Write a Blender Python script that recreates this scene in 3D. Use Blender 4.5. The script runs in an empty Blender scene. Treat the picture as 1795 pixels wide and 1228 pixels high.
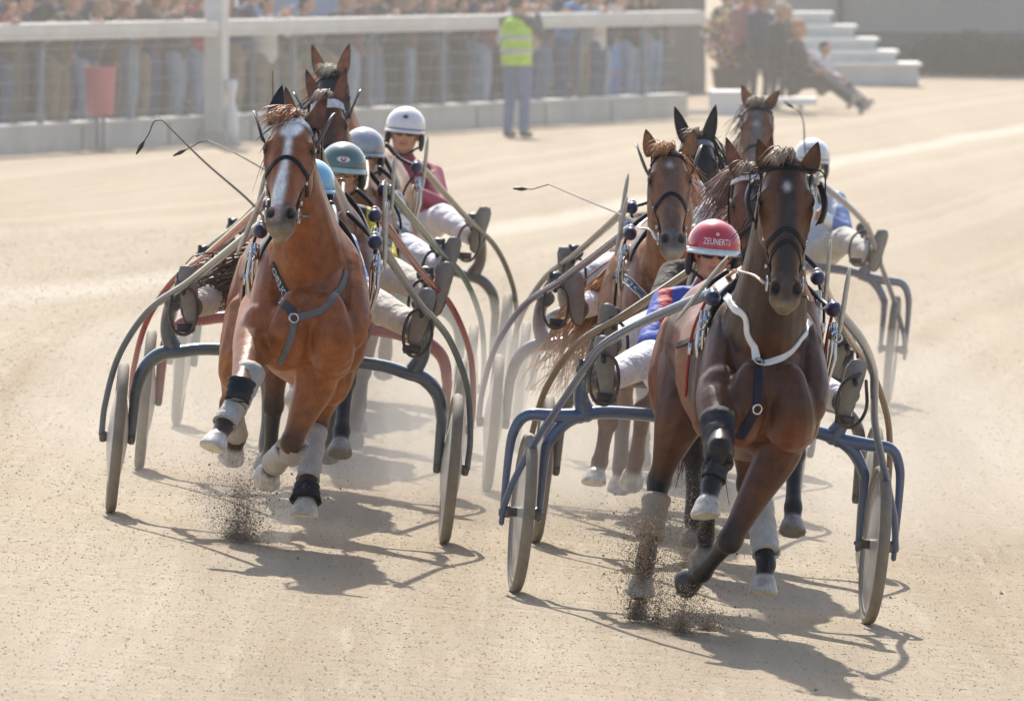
import bpy, bmesh, math, random
import numpy as np
from mathutils import Vector as V, Matrix
from mathutils.bvhtree import BVHTree
from mathutils.kdtree import KDTree
R = math.radians
rnd = random.Random(11)
SC = bpy.context.scene
C = SC.collection

# ---------------------------------------------------------------- camera, sky, sun, exposure
F, HC, YH = 19850.0, 3.08, -186.0            # focal length in photo pixels, camera height, horizon row
cam = bpy.data.cameras.new('camera'); camo = bpy.data.objects.new('camera', cam); C.objects.link(camo)
cam.sensor_fit = 'HORIZONTAL'; cam.sensor_width = 36.0; cam.lens = 36.0 * F / 1795.0
cam.clip_start = 1.0; cam.clip_end = 3000.0
camo.location = (0, 0, HC); camo.rotation_euler = (R(90) - math.atan((614 - YH) / F), 0, 0)
cam.dof.use_dof = True; cam.dof.focus_distance = 49.5; cam.dof.aperture_fstop = 11.0
SC.camera = camo
SUN_EL, SUN_AZ = R(46), R(-5)                # behind the field, a little to the left
w = bpy.data.worlds.new('World'); SC.world = w; w.use_nodes = True
nt = w.node_tree; sky = nt.nodes.new('ShaderNodeTexSky'); sky.sky_type = 'NISHITA'; sky.sun_disc = False
sky.sun_elevation = SUN_EL; sky.sun_rotation = SUN_AZ; sky.dust_density = 2.5
bg = nt.nodes['Background']; bg.inputs[1].default_value = 0.15
nt.links.new(sky.outputs[0], bg.inputs[0])
sl = bpy.data.lights.new('sun', 'SUN'); sl.energy = 4.6; sl.angle = R(0.6); sl.color = (1.0, 0.95, 0.865)
so = bpy.data.objects.new('sun', sl); C.objects.link(so)
sd = V((-math.sin(SUN_AZ) * math.cos(SUN_EL), -math.cos(SUN_AZ) * math.cos(SUN_EL), -math.sin(SUN_EL)))
so.rotation_euler = sd.to_track_quat('-Z', 'Y').to_euler()
SC.view_settings.view_transform = 'Standard'; SC.view_settings.look = 'None'
SC.view_settings.exposure = 0.40; SC.view_settings.gamma = 1.0
SC.cycles.use_denoising = True
SC.cycles.max_bounces = 6; SC.cycles.volume_bounces = 1; SC.cycles.transparent_max_bounces = 12

# ---------------------------------------------------------------- helpers
def at(px, py, Y):
    """the point that lies at photo pixel (px, py) at distance Y"""
    return V(((px - 897.5) * Y / F, Y, HC - (py - YH) * Y / F))
def sm(a, b, x):
    t = min(1, max(0, (x - a) / (b - a))); return t * t * (3 - 2 * t)
def gz(X, Y):
    k = sm(76, 118, Y); Xc = max(-11, min(11, X))
    return -(0.096 * (1 - k) + 0.02 * k) * Xc

class MB:
    def __init__(s): s.v = []; s.f = []; s.m = []
    def add(s, v, f, m=0):
        n = len(s.v); s.v += [V(p) for p in v]; s.f += [[i + n for i in q] for q in f]; s.m += [m] * len(f); return s
    def rings(s, rs, cap=True, m=0, loop=False):
        k = len(rs[0]); v = [p for r in rs for p in r]; f = []
        nr = len(rs)
        for i in range(nr if loop else nr - 1):
            a, b = i * k, ((i + 1) % nr) * k
            for j in range(k): f.append([a + j, a + (j + 1) % k, b + (j + 1) % k, b + j])
        if cap and not loop: f.append(list(range(k))[::-1]); f.append([(nr - 1) * k + j for j in range(k)])
        return s.add(v, f, m)
    def tube(s, pts, r, n=10, side=None, rb=None, dome=True, m=0, loop=False, ex=2.0):
        pts = [V(p) for p in pts]; N = len(pts)
        if not hasattr(r, '__len__'): r = [r] * N
        if rb is None: rb = r
        elif not hasattr(rb, '__len__'): rb = [rb] * N
        T = []
        for i in range(N):
            if loop: t = pts[(i + 1) % N] - pts[i - 1]
            else: t = pts[min(i + 1, N - 1)] - pts[max(i - 1, 0)]
            T.append(t.normalized() if t.length > 1e-9 else V((0, 0, 1)))
        if side is None:
            a = V((1, 0, 0)) if abs(T[0].x) < .8 else V((0, 0, 1))
        else: a = V(side)
        P = []; prev = a
        for i in range(N):
            base = prev if side is None else V(side)
            u = base - T[i] * base.dot(T[i])
            u = u.normalized() if u.length > 1e-6 else T[i].orthogonal().normalized()
            prev = u; P.append((u, T[i].cross(u)))
        def ring(c, u, w_, ra, rb_):
            o = []
            for j in range(n):
                an = 2 * math.pi * j / n; ca, sa = math.cos(an), math.sin(an)
                if ex != 2.0:
                    ca = math.copysign(abs(ca) ** (2 / ex), ca); sa = math.copysign(abs(sa) ** (2 / ex), sa)
                o.append(c + u * (ra * ca) + w_ * (rb_ * sa))
            return o
        rs = []
        if dome and not loop:
            q = (r[0] + rb[0]) / 2
            rs.append(ring(pts[0] - T[0] * q * .8, *P[0], r[0] * .35, rb[0] * .35)); rs.append(ring(pts[0] - T[0] * q * .5, *P[0], r[0] * .75, rb[0] * .75))
        for i in range(N): rs.append(ring(pts[i], *P[i], r[i], rb[i]))
        if dome and not loop:
            q = (r[-1] + rb[-1]) / 2
            rs.append(ring(pts[-1] + T[-1] * q * .5, *P[-1], r[-1] * .75, rb[-1] * .75)); rs.append(ring(pts[-1] + T[-1] * q * .8, *P[-1], r[-1] * .35, rb[-1] * .35))
        return s.rings(rs, m=m, loop=loop)
    def ell(s, c, rx, ry, rz, n=14, k=9, m=0, rot=None):
        c = V(c); rs = []
        for i in range(1, k):
            th = math.pi * i / k
            ring = []
            for j in range(n):
                an = 2 * math.pi * j / n
                p = V((rx * math.sin(th) * math.cos(an), ry * math.sin(th) * math.sin(an), rz * math.cos(th)))
                ring.append(c + (rot @ p if rot else p))
            rs.append(ring)
        return s.rings(rs, m=m)
    def box(s, c, sx, sy, sz, m=0, rot=None):
        c = V(c); v = []
        for z in (-1, 1):
            for y in (-1, 1):
                for x in (-1, 1):
                    p = V((x * sx / 2, y * sy / 2, z * sz / 2)); v.append(c + (rot @ p if rot else p))
        return s.add(v, [[0, 2, 3, 1], [4, 5, 7, 6], [0, 1, 5, 4], [2, 6, 7, 3], [1, 3, 7, 5], [0, 4, 6, 2]], m)
    def lathe(s, prof, c, ax, n=48, m=0, cap=True):
        """prof: list of (radius, offset along ax)"""
        ax = V(ax).normalized(); u = ax.orthogonal().normalized(); w_ = ax.cross(u); c = V(c)
        rs = [[c + ax * o + (u * math.cos(2 * math.pi * j / n) + w_ * math.sin(2 * math.pi * j / n)) * max(r, 1e-4) for j in range(n)] for r, o in prof]
        return s.rings(rs, m=m, cap=cap)

def cr(pts, n=6):
    """Catmull-Rom through tuples of any width"""
    P = [np.array(p, float) for p in pts]; out = []
    for i in range(len(P) - 1):
        p0 = P[i - 1] if i else 2 * P[0] - P[1]; p1, p2 = P[i], P[i + 1]; p3 = P[i + 2] if i + 2 < len(P) else 2 * P[-1] - P[-2]
        for k in range(n):
            t = k / n
            out.append(.5 * (2 * p1 + (p2 - p0) * t + (2 * p0 - 5 * p1 + 4 * p2 - p3) * t * t + (3 * p1 - p0 - 3 * p2 + p3) * t ** 3))
    out.append(P[-1]); return out

WM = {}
ID = Matrix.Identity(4)
def thing(name, label, cat, M, group=None):
    o = bpy.data.objects.new(name, None); C.objects.link(o); o.matrix_world = M; o.empty_display_size = .1
    WM[o.name] = M.copy(); o['label'] = label; o['category'] = cat
    if group: o['group'] = group
    return o
def link_mesh(me, name, parent, mats):
    for m in (mats if isinstance(mats, (list, tuple)) else [mats]): me.materials.append(m)
    o = bpy.data.objects.new(name, me); C.objects.link(o)
    if parent: o.parent = parent; WM[o.name] = WM[parent.name]
    else: WM[o.name] = ID
    return o
def emit(mb, name, mats, parent=None, M=None, smooth=True):
    X = (WM[parent.name].inverted() if parent else ID) @ (M or ID)
    me = bpy.data.meshes.new(name); me.from_pydata([X @ p for p in mb.v], [], mb.f)
    o = link_mesh(me, name, parent, mats)
    me.polygons.foreach_set('material_index', mb.m)
    me.polygons.foreach_set('use_smooth', [smooth] * len(me.polygons))
    if len(me.polygons) < 9000:
        bm = bmesh.new(); bm.from_mesh(me); bmesh.ops.recalc_face_normals(bm, faces=bm.faces); bm.to_mesh(me); bm.free()
    me.update(); return o
def tag(o, label, cat, group=None, kind=None):
    if label: o['label'] = label
    if cat: o['category'] = cat
    if group: o['group'] = group
    if kind: o['kind'] = kind
    return o
def remesh(mb, voxel, it=4, fac=.5):
    me = bpy.data.meshes.new('tmp'); me.from_pydata([tuple(p) for p in mb.v], [], mb.f)
    o = bpy.data.objects.new('tmp', me); C.objects.link(o)
    r = o.modifiers.new('r', 'REMESH'); r.mode = 'VOXEL'; r.voxel_size = voxel; r.use_smooth_shade = True
    if it: s = o.modifiers.new('s', 'SMOOTH'); s.iterations = it; s.factor = fac
    me2 = bpy.data.meshes.new_from_object(o.evaluated_get(bpy.context.evaluated_depsgraph_get()))
    bpy.data.objects.remove(o); bpy.data.meshes.remove(me)
    return me2
def copy_tree(o, parent=None):
    c = o.copy(); C.objects.link(c)
    if parent: c.parent = parent
    for ch in o.children: copy_tree(ch, c)
    return c

# ---------------------------------------------------------------- materials
MC = {}
def mat(name, col, rough=.5, metal=0., var=.12, scale=30., bump=0., bscale=120., spec=.5, coat=0., dust=0., attr=False, sheen=0., trans=0., bdist=.01):
    key = (name, tuple(col), rough)
    if key in MC: return MC[key]
    m = bpy.data.materials.new(name); m.use_nodes = True; n = m.node_tree.nodes; l = m.node_tree.links
    b = n['Principled BSDF']; tc = n.new('ShaderNodeTexCoord')
    b.inputs['Roughness'].default_value = rough; b.inputs['Metallic'].default_value = metal
    b.inputs['Specular IOR Level'].default_value = spec; b.inputs['Coat Weight'].default_value = coat; b.inputs['Coat Roughness'].default_value = .1
    b.inputs['Sheen Weight'].default_value = sheen; b.inputs['Transmission Weight'].default_value = trans
    no = n.new('ShaderNodeTexNoise'); no.inputs['Scale'].default_value = scale; no.inputs['Detail'].default_value = 5
    l.new(tc.outputs['Object'], no.inputs['Vector'])
    mr = n.new('ShaderNodeMapRange'); mr.inputs['From Min'].default_value = .3; mr.inputs['From Max'].default_value = .7
    mr.inputs['To Min'].default_value = 1 - var; mr.inputs['To Max'].default_value = 1 + var
    l.new(no.outputs['Fac'], mr.inputs['Value'])
    mx = n.new('ShaderNodeMix'); mx.data_type = 'RGBA'; mx.blend_type = 'MULTIPLY'; mx.inputs[0].default_value = 1
    if attr:
        at_ = n.new('ShaderNodeVertexColor'); at_.layer_name = 'Col'; l.new(at_.outputs['Color'], mx.inputs[6])
    else: mx.inputs[6].default_value = (*col, 1)
    l.new(mr.outputs[0], mx.inputs[7]); out = mx.outputs[2]
    if dust:
        n2 = n.new('ShaderNodeTexNoise'); n2.inputs['Scale'].default_value = 9; n2.inputs['Detail'].default_value = 8; l.new(tc.outputs['Object'], n2.inputs['Vector'])
        r2 = n.new('ShaderNodeMapRange'); r2.inputs['From Min'].default_value = .42; r2.inputs['From Max'].default_value = .75; r2.inputs['To Max'].default_value = dust
        l.new(n2.outputs['Fac'], r2.inputs['Value'])
        m2 = n.new('ShaderNodeMix'); m2.data_type = 'RGBA'; m2.inputs[7].default_value = (.36, .28, .19, 1)
        l.new(r2.outputs[0], m2.inputs[0]); l.new(out, m2.inputs[6]); out = m2.outputs[2]
    l.new(out, b.inputs['Base Color'])
    if bump:
        nb = n.new('ShaderNodeTexNoise'); nb.inputs['Scale'].default_value = bscale; nb.inputs['Detail'].default_value = 4; l.new(tc.outputs['Object'], nb.inputs['Vector'])
        bp = n.new('ShaderNodeBump'); bp.inputs['Strength'].default_value = bump; bp.inputs['Distance'].default_value = bdist
        l.new(nb.outputs['Fac'], bp.inputs['Height']); l.new(bp.outputs[0], b.inputs['Normal'])
    MC[key] = m; return m
def stripes(name, c1, c2, scale, axis=2, thr=.5, rough=.7):
    """two-colour racing silks: bands along an axis of the garment"""
    key = (name,)
    if key in MC: return MC[key]
    m = bpy.data.materials.new(name); m.use_nodes = True; n = m.node_tree.nodes; l = m.node_tree.links
    b = n['Principled BSDF']; b.inputs['Roughness'].default_value = rough; tc = n.new('ShaderNodeTexCoord')
    sp = n.new('ShaderNodeSeparateXYZ'); l.new(tc.outputs['Object'], sp.inputs[0])
    a = n.new('ShaderNodeMath'); a.operation = 'MULTIPLY'; a.inputs[1].default_value = scale; l.new(sp.outputs[axis], a.inputs[0])
    fr = n.new('ShaderNodeMath'); fr.operation = 'FRACT'; l.new(a.outputs[0], fr.inputs[0])
    g = n.new('ShaderNodeMath'); g.operation = 'GREATER_THAN'; g.inputs[1].default_value = thr; l.new(fr.outputs[0], g.inputs[0])
    mx = n.new('ShaderNodeMix'); mx.data_type = 'RGBA'; mx.inputs[6].default_value = (*c1, 1); mx.inputs[7].default_value = (*c2, 1)
    l.new(g.outputs[0], mx.inputs[0]); l.new(mx.outputs[2], b.inputs['Base Color'])
    no = n.new('ShaderNodeTexNoise'); no.inputs['Scale'].default_value = 14; l.new(tc.outputs['Object'], no.inputs['Vector'])
    bp = n.new('ShaderNodeBump'); bp.inputs['Strength'].default_value = .7; bp.inputs['Distance'].default_value = .03
    l.new(no.outputs['Fac'], bp.inputs['Height']); l.new(bp.outputs[0], b.inputs['Normal'])
    MC[key] = m; return m
def cloth(name, col): return mat(name, col, .8, var=.18, scale=8, bump=1.0, bscale=13, spec=.25, sheen=.15, dust=.12, bdist=.035)
COAT = mat('horse coat', (1, 1, 1), .40, var=.22, scale=22, bump=.5, bscale=10, spec=.34, attr=True)
def hair_detail(m):
    """lie of the hair: fine streaks running down the coat"""
    n = m.node_tree.nodes; l = m.node_tree.links; b = n['Principled BSDF']; src = b.inputs['Base Color'].links[0].from_socket
    tc = n.new('ShaderNodeTexCoord'); mp = n.new('ShaderNodeMapping'); mp.inputs['Scale'].default_value = (150, 60, 26); l.new(tc.outputs['Object'], mp.inputs['Vector'])
    no = n.new('ShaderNodeTexNoise'); no.inputs['Scale'].default_value = 1; no.inputs['Detail'].default_value = 4; l.new(mp.outputs[0], no.inputs['Vector'])
    n2 = n.new('ShaderNodeTexNoise'); n2.inputs['Scale'].default_value = 5.5; n2.inputs['Detail'].default_value = 3; l.new(tc.outputs['Object'], n2.inputs['Vector'])
    ad = n.new('ShaderNodeMath'); ad.operation = 'ADD'; l.new(no.outputs['Fac'], ad.inputs[0]); l.new(n2.outputs['Fac'], ad.inputs[1])
    r = n.new('ShaderNodeMapRange'); r.inputs['From Min'].default_value = .7; r.inputs['From Max'].default_value = 1.3; r.inputs['To Min'].default_value = .76; r.inputs['To Max'].default_value = 1.24; l.new(ad.outputs[0], r.inputs['Value'])
    mx = n.new('ShaderNodeMix'); mx.data_type = 'RGBA'; mx.blend_type = 'MULTIPLY'; mx.inputs[0].default_value = 1; l.new(src, mx.inputs[6]); l.new(r.outputs[0], mx.inputs[7]); l.new(mx.outputs[2], b.inputs['Base Color'])
    rr = n.new('ShaderNodeMapRange'); rr.inputs['To Min'].default_value = .26; rr.inputs['To Max'].default_value = .52; l.new(no.outputs['Fac'], rr.inputs['Value']); l.new(rr.outputs[0], b.inputs['Roughness'])
hair_detail(COAT)
LEATHER = mat('black leather', (.006, .0065, .009), .35, spec=.3)
LEATHER_BLUE = mat('navy webbing', (.008, .013, .035), .45, spec=.25)
GREY_STRAP = mat('grey webbing', (.15, .14, .14), .55, spec=.3)
WHITE_STRAP = mat('white webbing', (.75, .75, .76), .45, dust=.08)
PINK_STRAP = mat('pale rein rubber', (.5, .33, .27), .5, dust=.1)
TAN_STRAP = mat('tan leather', (.22, .12, .06), .5, dust=.2)
CHROME = mat('steel fitting', (.6, .6, .62), .22, 1., var=.05)
RED_CORD = mat('red cord', (.35, .02, .015), .6)
BOOTW = mat('grey leg wrap', (.46, .44, .41), .7, dust=.6, bump=.3, bscale=40)
BOOTB = mat('blue black leg boot', (.016, .021, .032), .7, dust=.25, spec=.2, bump=.5, bscale=30)
EYE = mat('wet eye', (.008, .004, .003), .14, spec=.35)
SKIN = mat('skin', (1, 1, 1), .5, var=.06, attr=True)
GRIP = mat('black rubber', (.015, .015, .016), .6, dust=.35)
TYRE = mat('dusty tyre', (.25, .225, .185), .8, dust=.7)
DISC = mat('pale wheel cover', (.62, .61, .58), .3, dust=.3, var=.06, scale=3, trans=0.)
DISC2 = mat('clear wheel cover', (.56, .55, .52), .22, dust=.35, var=.2, scale=4)
BALL = mat('blue plastic', (.02, .03, .09), .3, dust=.15)
ROD = mat('ivory hitch rod', (.62, .58, .46), .45, dust=.15)
GOG = mat('dark lens', (.03, .035, .04), .08, spec=.9)
GOGC = mat('clear lens', (.30, .27, .24), .1, spec=.8)

# ---------------------------------------------------------------- ground
def sand_material():
    m = bpy.data.materials.new('harrowed sand'); m.use_nodes = True; n = m.node_tree.nodes; l = m.node_tree.links
    b = n['Principled BSDF']; b.inputs['Roughness'].default_value = .9; b.inputs['Specular IOR Level'].default_value = .25
    tc = n.new('ShaderNodeTexCoord')
    def noise(scale, det, vec, rough=.6):
        t = n.new('ShaderNodeTexNoise'); t.inputs['Scale'].default_value = scale; t.inputs['Detail'].default_value = det; t.inputs['Roughness'].default_value = rough
        l.new(vec, t.inputs['Vector']); return t.outputs['Fac']
    def ramp(x, a, b_, lo, hi):
        r = n.new('ShaderNodeMapRange'); r.inputs['From Min'].default_value = a; r.inputs['From Max'].default_value = b_
        r.inputs['To Min'].default_value = lo; r.inputs['To Max'].default_value = hi; l.new(x, r.inputs['Value']); return r.outputs[0]
    def mix(f, a, c2):
        x = n.new('ShaderNodeMix'); x.data_type = 'RGBA'; l.new(f, x.inputs[0])
        if isinstance(a, tuple): x.inputs[6].default_value = (*a, 1)
        else: l.new(a, x.inputs[6])
        x.inputs[7].default_value = (*c2, 1); return x.outputs[2]
    mp = n.new('ShaderNodeMapping'); mp.inputs['Rotation'].default_value = (0, 0, R(7.2)); mp.inputs['Scale'].default_value = (1, .035, 1)
    l.new(tc.outputs['Object'], mp.inputs['Vector'])
    streak = noise(1.1, 5, mp.outputs[0], .55)                 # harrow marks along the track
    mp2 = n.new('ShaderNodeMapping'); mp2.inputs['Rotation'].default_value = (0, 0, R(7.2)); mp2.inputs['Scale'].default_value = (6, .25, 1)
    l.new(tc.outputs['Object'], mp2.inputs['Vector']); fine = noise(1.6, 4, mp2.outputs[0])
    c = mix(ramp(streak, .38, .60, 0, 1), (.38, .30, .20), (.48, .40, .288))
    c = mix(ramp(fine, .55, .75, 0, .45), c, (.60, .52, .41))
    sx = n.new('ShaderNodeSeparateXYZ'); l.new(tc.outputs['Object'], sx.inputs[0])       # pale rolled bands that follow the bend
    def mth(op, a, b_=None, k=None):
        x = n.new('ShaderNodeMath'); x.operation = op
        for i, q in enumerate((a, b_, k)):
            if q is None: continue
            if isinstance(q, (int, float)): x.inputs[i].default_value = q
            else: l.new(q, x.inputs[i])
        return x.outputs[0]
    u_ = mth('SUBTRACT', sx.outputs['X'], mth('MULTIPLY_ADD', sx.outputs['Y'], mth('MULTIPLY_ADD', sx.outputs['Y'], .000177, .091), -11.48))
    u_ = mth('ADD', u_, mth('MULTIPLY_ADD', streak, .7, -.35))
    w1 = n.new('ShaderNodeTexNoise'); w1.noise_dimensions = '1D'; w1.inputs['Scale'].default_value = 1.3; w1.inputs['Detail'].default_value = 4; l.new(u_, w1.inputs['W'])
    far = ramp(sx.outputs['Y'], 62, 80, 0, 1)
    c = mix(mth('MULTIPLY', ramp(sx.outputs['Y'], 62, 105, 0, .62), 1.0), c, (.335, .263, .18))  # distant sand coloured darker to hold down its sunlit brightness
    c = mix(mth('MULTIPLY', ramp(w1.outputs['Fac'], .46, .62, 0, .45), far), c, (.50, .43, .32))
    c = mix(mth('MULTIPLY', ramp(mth('ABSOLUTE', u_), .40, .10, 0, .65), far), c, (.60, .54, .44))
    patch = noise(.55, 4, tc.outputs['Object']); c = mix(ramp(patch, .52, .72, 0, .40), c, (.42, .29, .19))
    g1 = noise(38, 6, tc.outputs['Object'], .75); c = mix(ramp(g1, .5, .8, 0, .55), c, (.60, .53, .42))
    g2 = noise(95, 4, tc.outputs['Object'], .8); c = mix(ramp(g2, .56, .74, 0, .75), c, (.25, .18, .12))
    l.new(c, b.inputs['Base Color'])
    def add(a, k, b2=None):
        x = n.new('ShaderNodeMath'); x.operation = 'MULTIPLY_ADD'; x.inputs[1].default_value = k; l.new(a, x.inputs[0])
        if b2 is None: x.inputs[2].default_value = 0
        else: l.new(b2, x.inputs[2])
        return x.outputs[0]
    h = add(noise(45, 8, tc.outputs['Object'], .8), .018); h = add(noise(7, 5, tc.outputs['Object']), .05, h); h = add(fine, .05, h)
    vo = n.new('ShaderNodeTexVoronoi'); vo.inputs['Scale'].default_value = 2.3; vo.feature = 'SMOOTH_F1'; l.new(tc.outputs['Object'], vo.inputs['Vector']); h = add(ramp(vo.outputs['Distance'], .10, .32, 0, 1), .02, h)
    bp = n.new('ShaderNodeBump'); bp.inputs['Strength'].default_value = .8; bp.inputs['Distance'].default_value = 1.0
    l.new(h, bp.inputs['Height']); l.new(bp.outputs[0], b.inputs['Normal'])
    return m
SAND = sand_material()
def ground():
    xs = [-400, -120, -60, -30] + [-16 + i * .5 for i in range(65)] + [30, 60, 120, 400]
    ys = [-20, 10, 25] + [32 + i * .4 for i in range(130)] + [85 + i * 3 for i in range(30)] + [190, 230, 300, 450, 800, 1500]
    mb = MB(); v = [(x, y, gz(x, y)) for y in ys for x in xs]; nx = len(xs)
    f = [[j * nx + i, j * nx + i + 1, (j + 1) * nx + i + 1, (j + 1) * nx + i] for j in range(len(ys) - 1) for i in range(nx - 1)]
    mb.add(v, f); o = emit(mb, 'ground', SAND); o['kind'] = 'structure'
ground()

# clods and small stones lying on the sand
def grains():
    """coarse sand and crumbs standing up from the surface"""
    g = np.random.default_rng(3); N = 150000
    Y = 36 + 62 * g.random(N) ** 1.35; X = (g.random(N) - .5) * 2 * (Y * .049)
    s = .0016 + .0052 * g.random(N) ** 2.6; s *= .55 + Y / 95; Z = -.096 * X
    a = g.random(N) * 6.28; k = .8 + .6 * g.random((N, 3)); v = np.zeros((N, 4, 3))
    for j in range(3):
        v[:, j, 0] = X + np.cos(a + j * 2.094) * s * 1.25 * k[:, j]; v[:, j, 1] = Y + np.sin(a + j * 2.094) * s * 1.25 * k[:, j]; v[:, j, 2] = Z - .001
    v[:, 3, 0] = X + (g.random(N) - .5) * s; v[:, 3, 1] = Y + (g.random(N) - .5) * s; v[:, 3, 2] = Z + s * (.35 + .45 * g.random(N))
    for i in np.nonzero(Y > 75)[0]: v[i, :, 2] += gz(X[i], Y[i]) - Z[i]
    b = (np.arange(N) * 4)[:, None]; f = np.concatenate([b + np.array(t) for t in ((0, 1, 3), (1, 2, 3), (2, 0, 3))], 1).reshape(-1, 3)
    me = bpy.data.meshes.new('coarse_sand'); me.from_pydata(v.reshape(-1, 3).tolist(), [], f.tolist())
    me.polygons.foreach_set('material_index', np.repeat((g.random(N) < .45).astype(int) + (g.random(N) < .16), 3).tolist()); me.update()
    o = link_mesh(me, 'coarse_sand', None, [mat('sand crumb', (.52, .44, .34), .9), mat('brown sand crumb', (.36, .29, .21), .9), mat('dark sand crumb', (.25, .195, .14), .9)])
    tag(o, 'coarse crumbs of sand covering the track surface', 'coarse sand', kind='stuff')
grains()
def clods():
    mb = MB(); r = random.Random(5)
    for i in range(110):
        Y = 38 + 42 * r.random() ** 1.5; X = (r.random() - .5) * 2 * (Y * .05)
        s = .0035 + .010 * r.random() ** 6
        if r.random() < .008: s = .022 + .015 * r.random()
        c = V((X, Y, gz(X, Y) + s * .3)); rs = []
        a0 = r.random() * 6
        top = c + V((0, 0, s * .8)); base = [c + V((math.cos(a0 + k * 1.257) * s * (.7 + .6 * r.random()), math.sin(a0 + k * 1.257) * s * (.7 + .6 * r.random()), -s * .4 + s * .5 * r.random())) for k in range(5)]
        mb.add([top] + base, [[0, 1 + k, 1 + (k + 1) % 5] for k in range(5)])
    o = emit(mb, 'sand_clods', mat('damp sand clod', (.23, .17, .115), .95), smooth=False)
    tag(o, 'small dark clods of sand scattered over the track', 'sand clods', kind='stuff')
clods()

# ---------------------------------------------------------------- air
def haze():
    mb = MB(); mb.box((0, 230, 14.5), 700, 640, 35)
    m = bpy.data.materials.new('dusty air'); m.use_nodes = True; n = m.node_tree.nodes; n.remove(n['Principled BSDF'])
    p = n.new('ShaderNodeVolumePrincipled'); p.inputs['Density'].default_value = .00012; p.inputs['Color'].default_value = (.95, .91, .85, 1); p.inputs['Anisotropy'].default_value = .25
    m.node_tree.links.new(p.outputs[0], n['Material Output'].inputs['Volume'])
    o = emit(mb, 'haze', m, smooth=False); tag(o, 'dusty sunlit air over the whole track', 'haze', kind='stuff')
haze()

# ---------------------------------------------------------------- a unit = one horse with its sulky and driver; local frame: x to photo right, f forward (to the camera), h up
def P(x, f, h): return V((x, -f, h))
class Unit:
    def __init__(s, X0, Y0, yaw):
        s.Y0 = Y0; s.M = Matrix.Translation((X0, Y0, gz(X0, Y0))) @ Matrix.Rotation(math.atan(.096), 4, 'Y') @ Matrix.Rotation(R(yaw), 4, 'Z'); s.I = s.M.inverted()
    def K(s, px, py, f):
        """unit-local point f metres ahead of the axle that lies at photo pixel (px, py)"""
        Y = s.Y0 - f
        for _ in range(4):
            p = s.I @ at(px, py, Y); Y += (-p.y - f)
        return p
    def ray(s, px, py):
        o = s.I @ V((0, 0, HC)); d = (s.I @ at(px, py, 50.) - o).normalized(); return o, d

def smooth_tube(mb, ctl, n=6, seg=10, dome=True, ex=2.0, side=None):
    """ctl: (x, f, h, ra[, rb])"""
    q = cr(ctl, n); mb.tube([P(*p[:3]) for p in q], [p[3] * .87 for p in q], seg, rb=[p[-1] * .87 for p in q], dome=dome, ex=ex, side=side)

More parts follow.
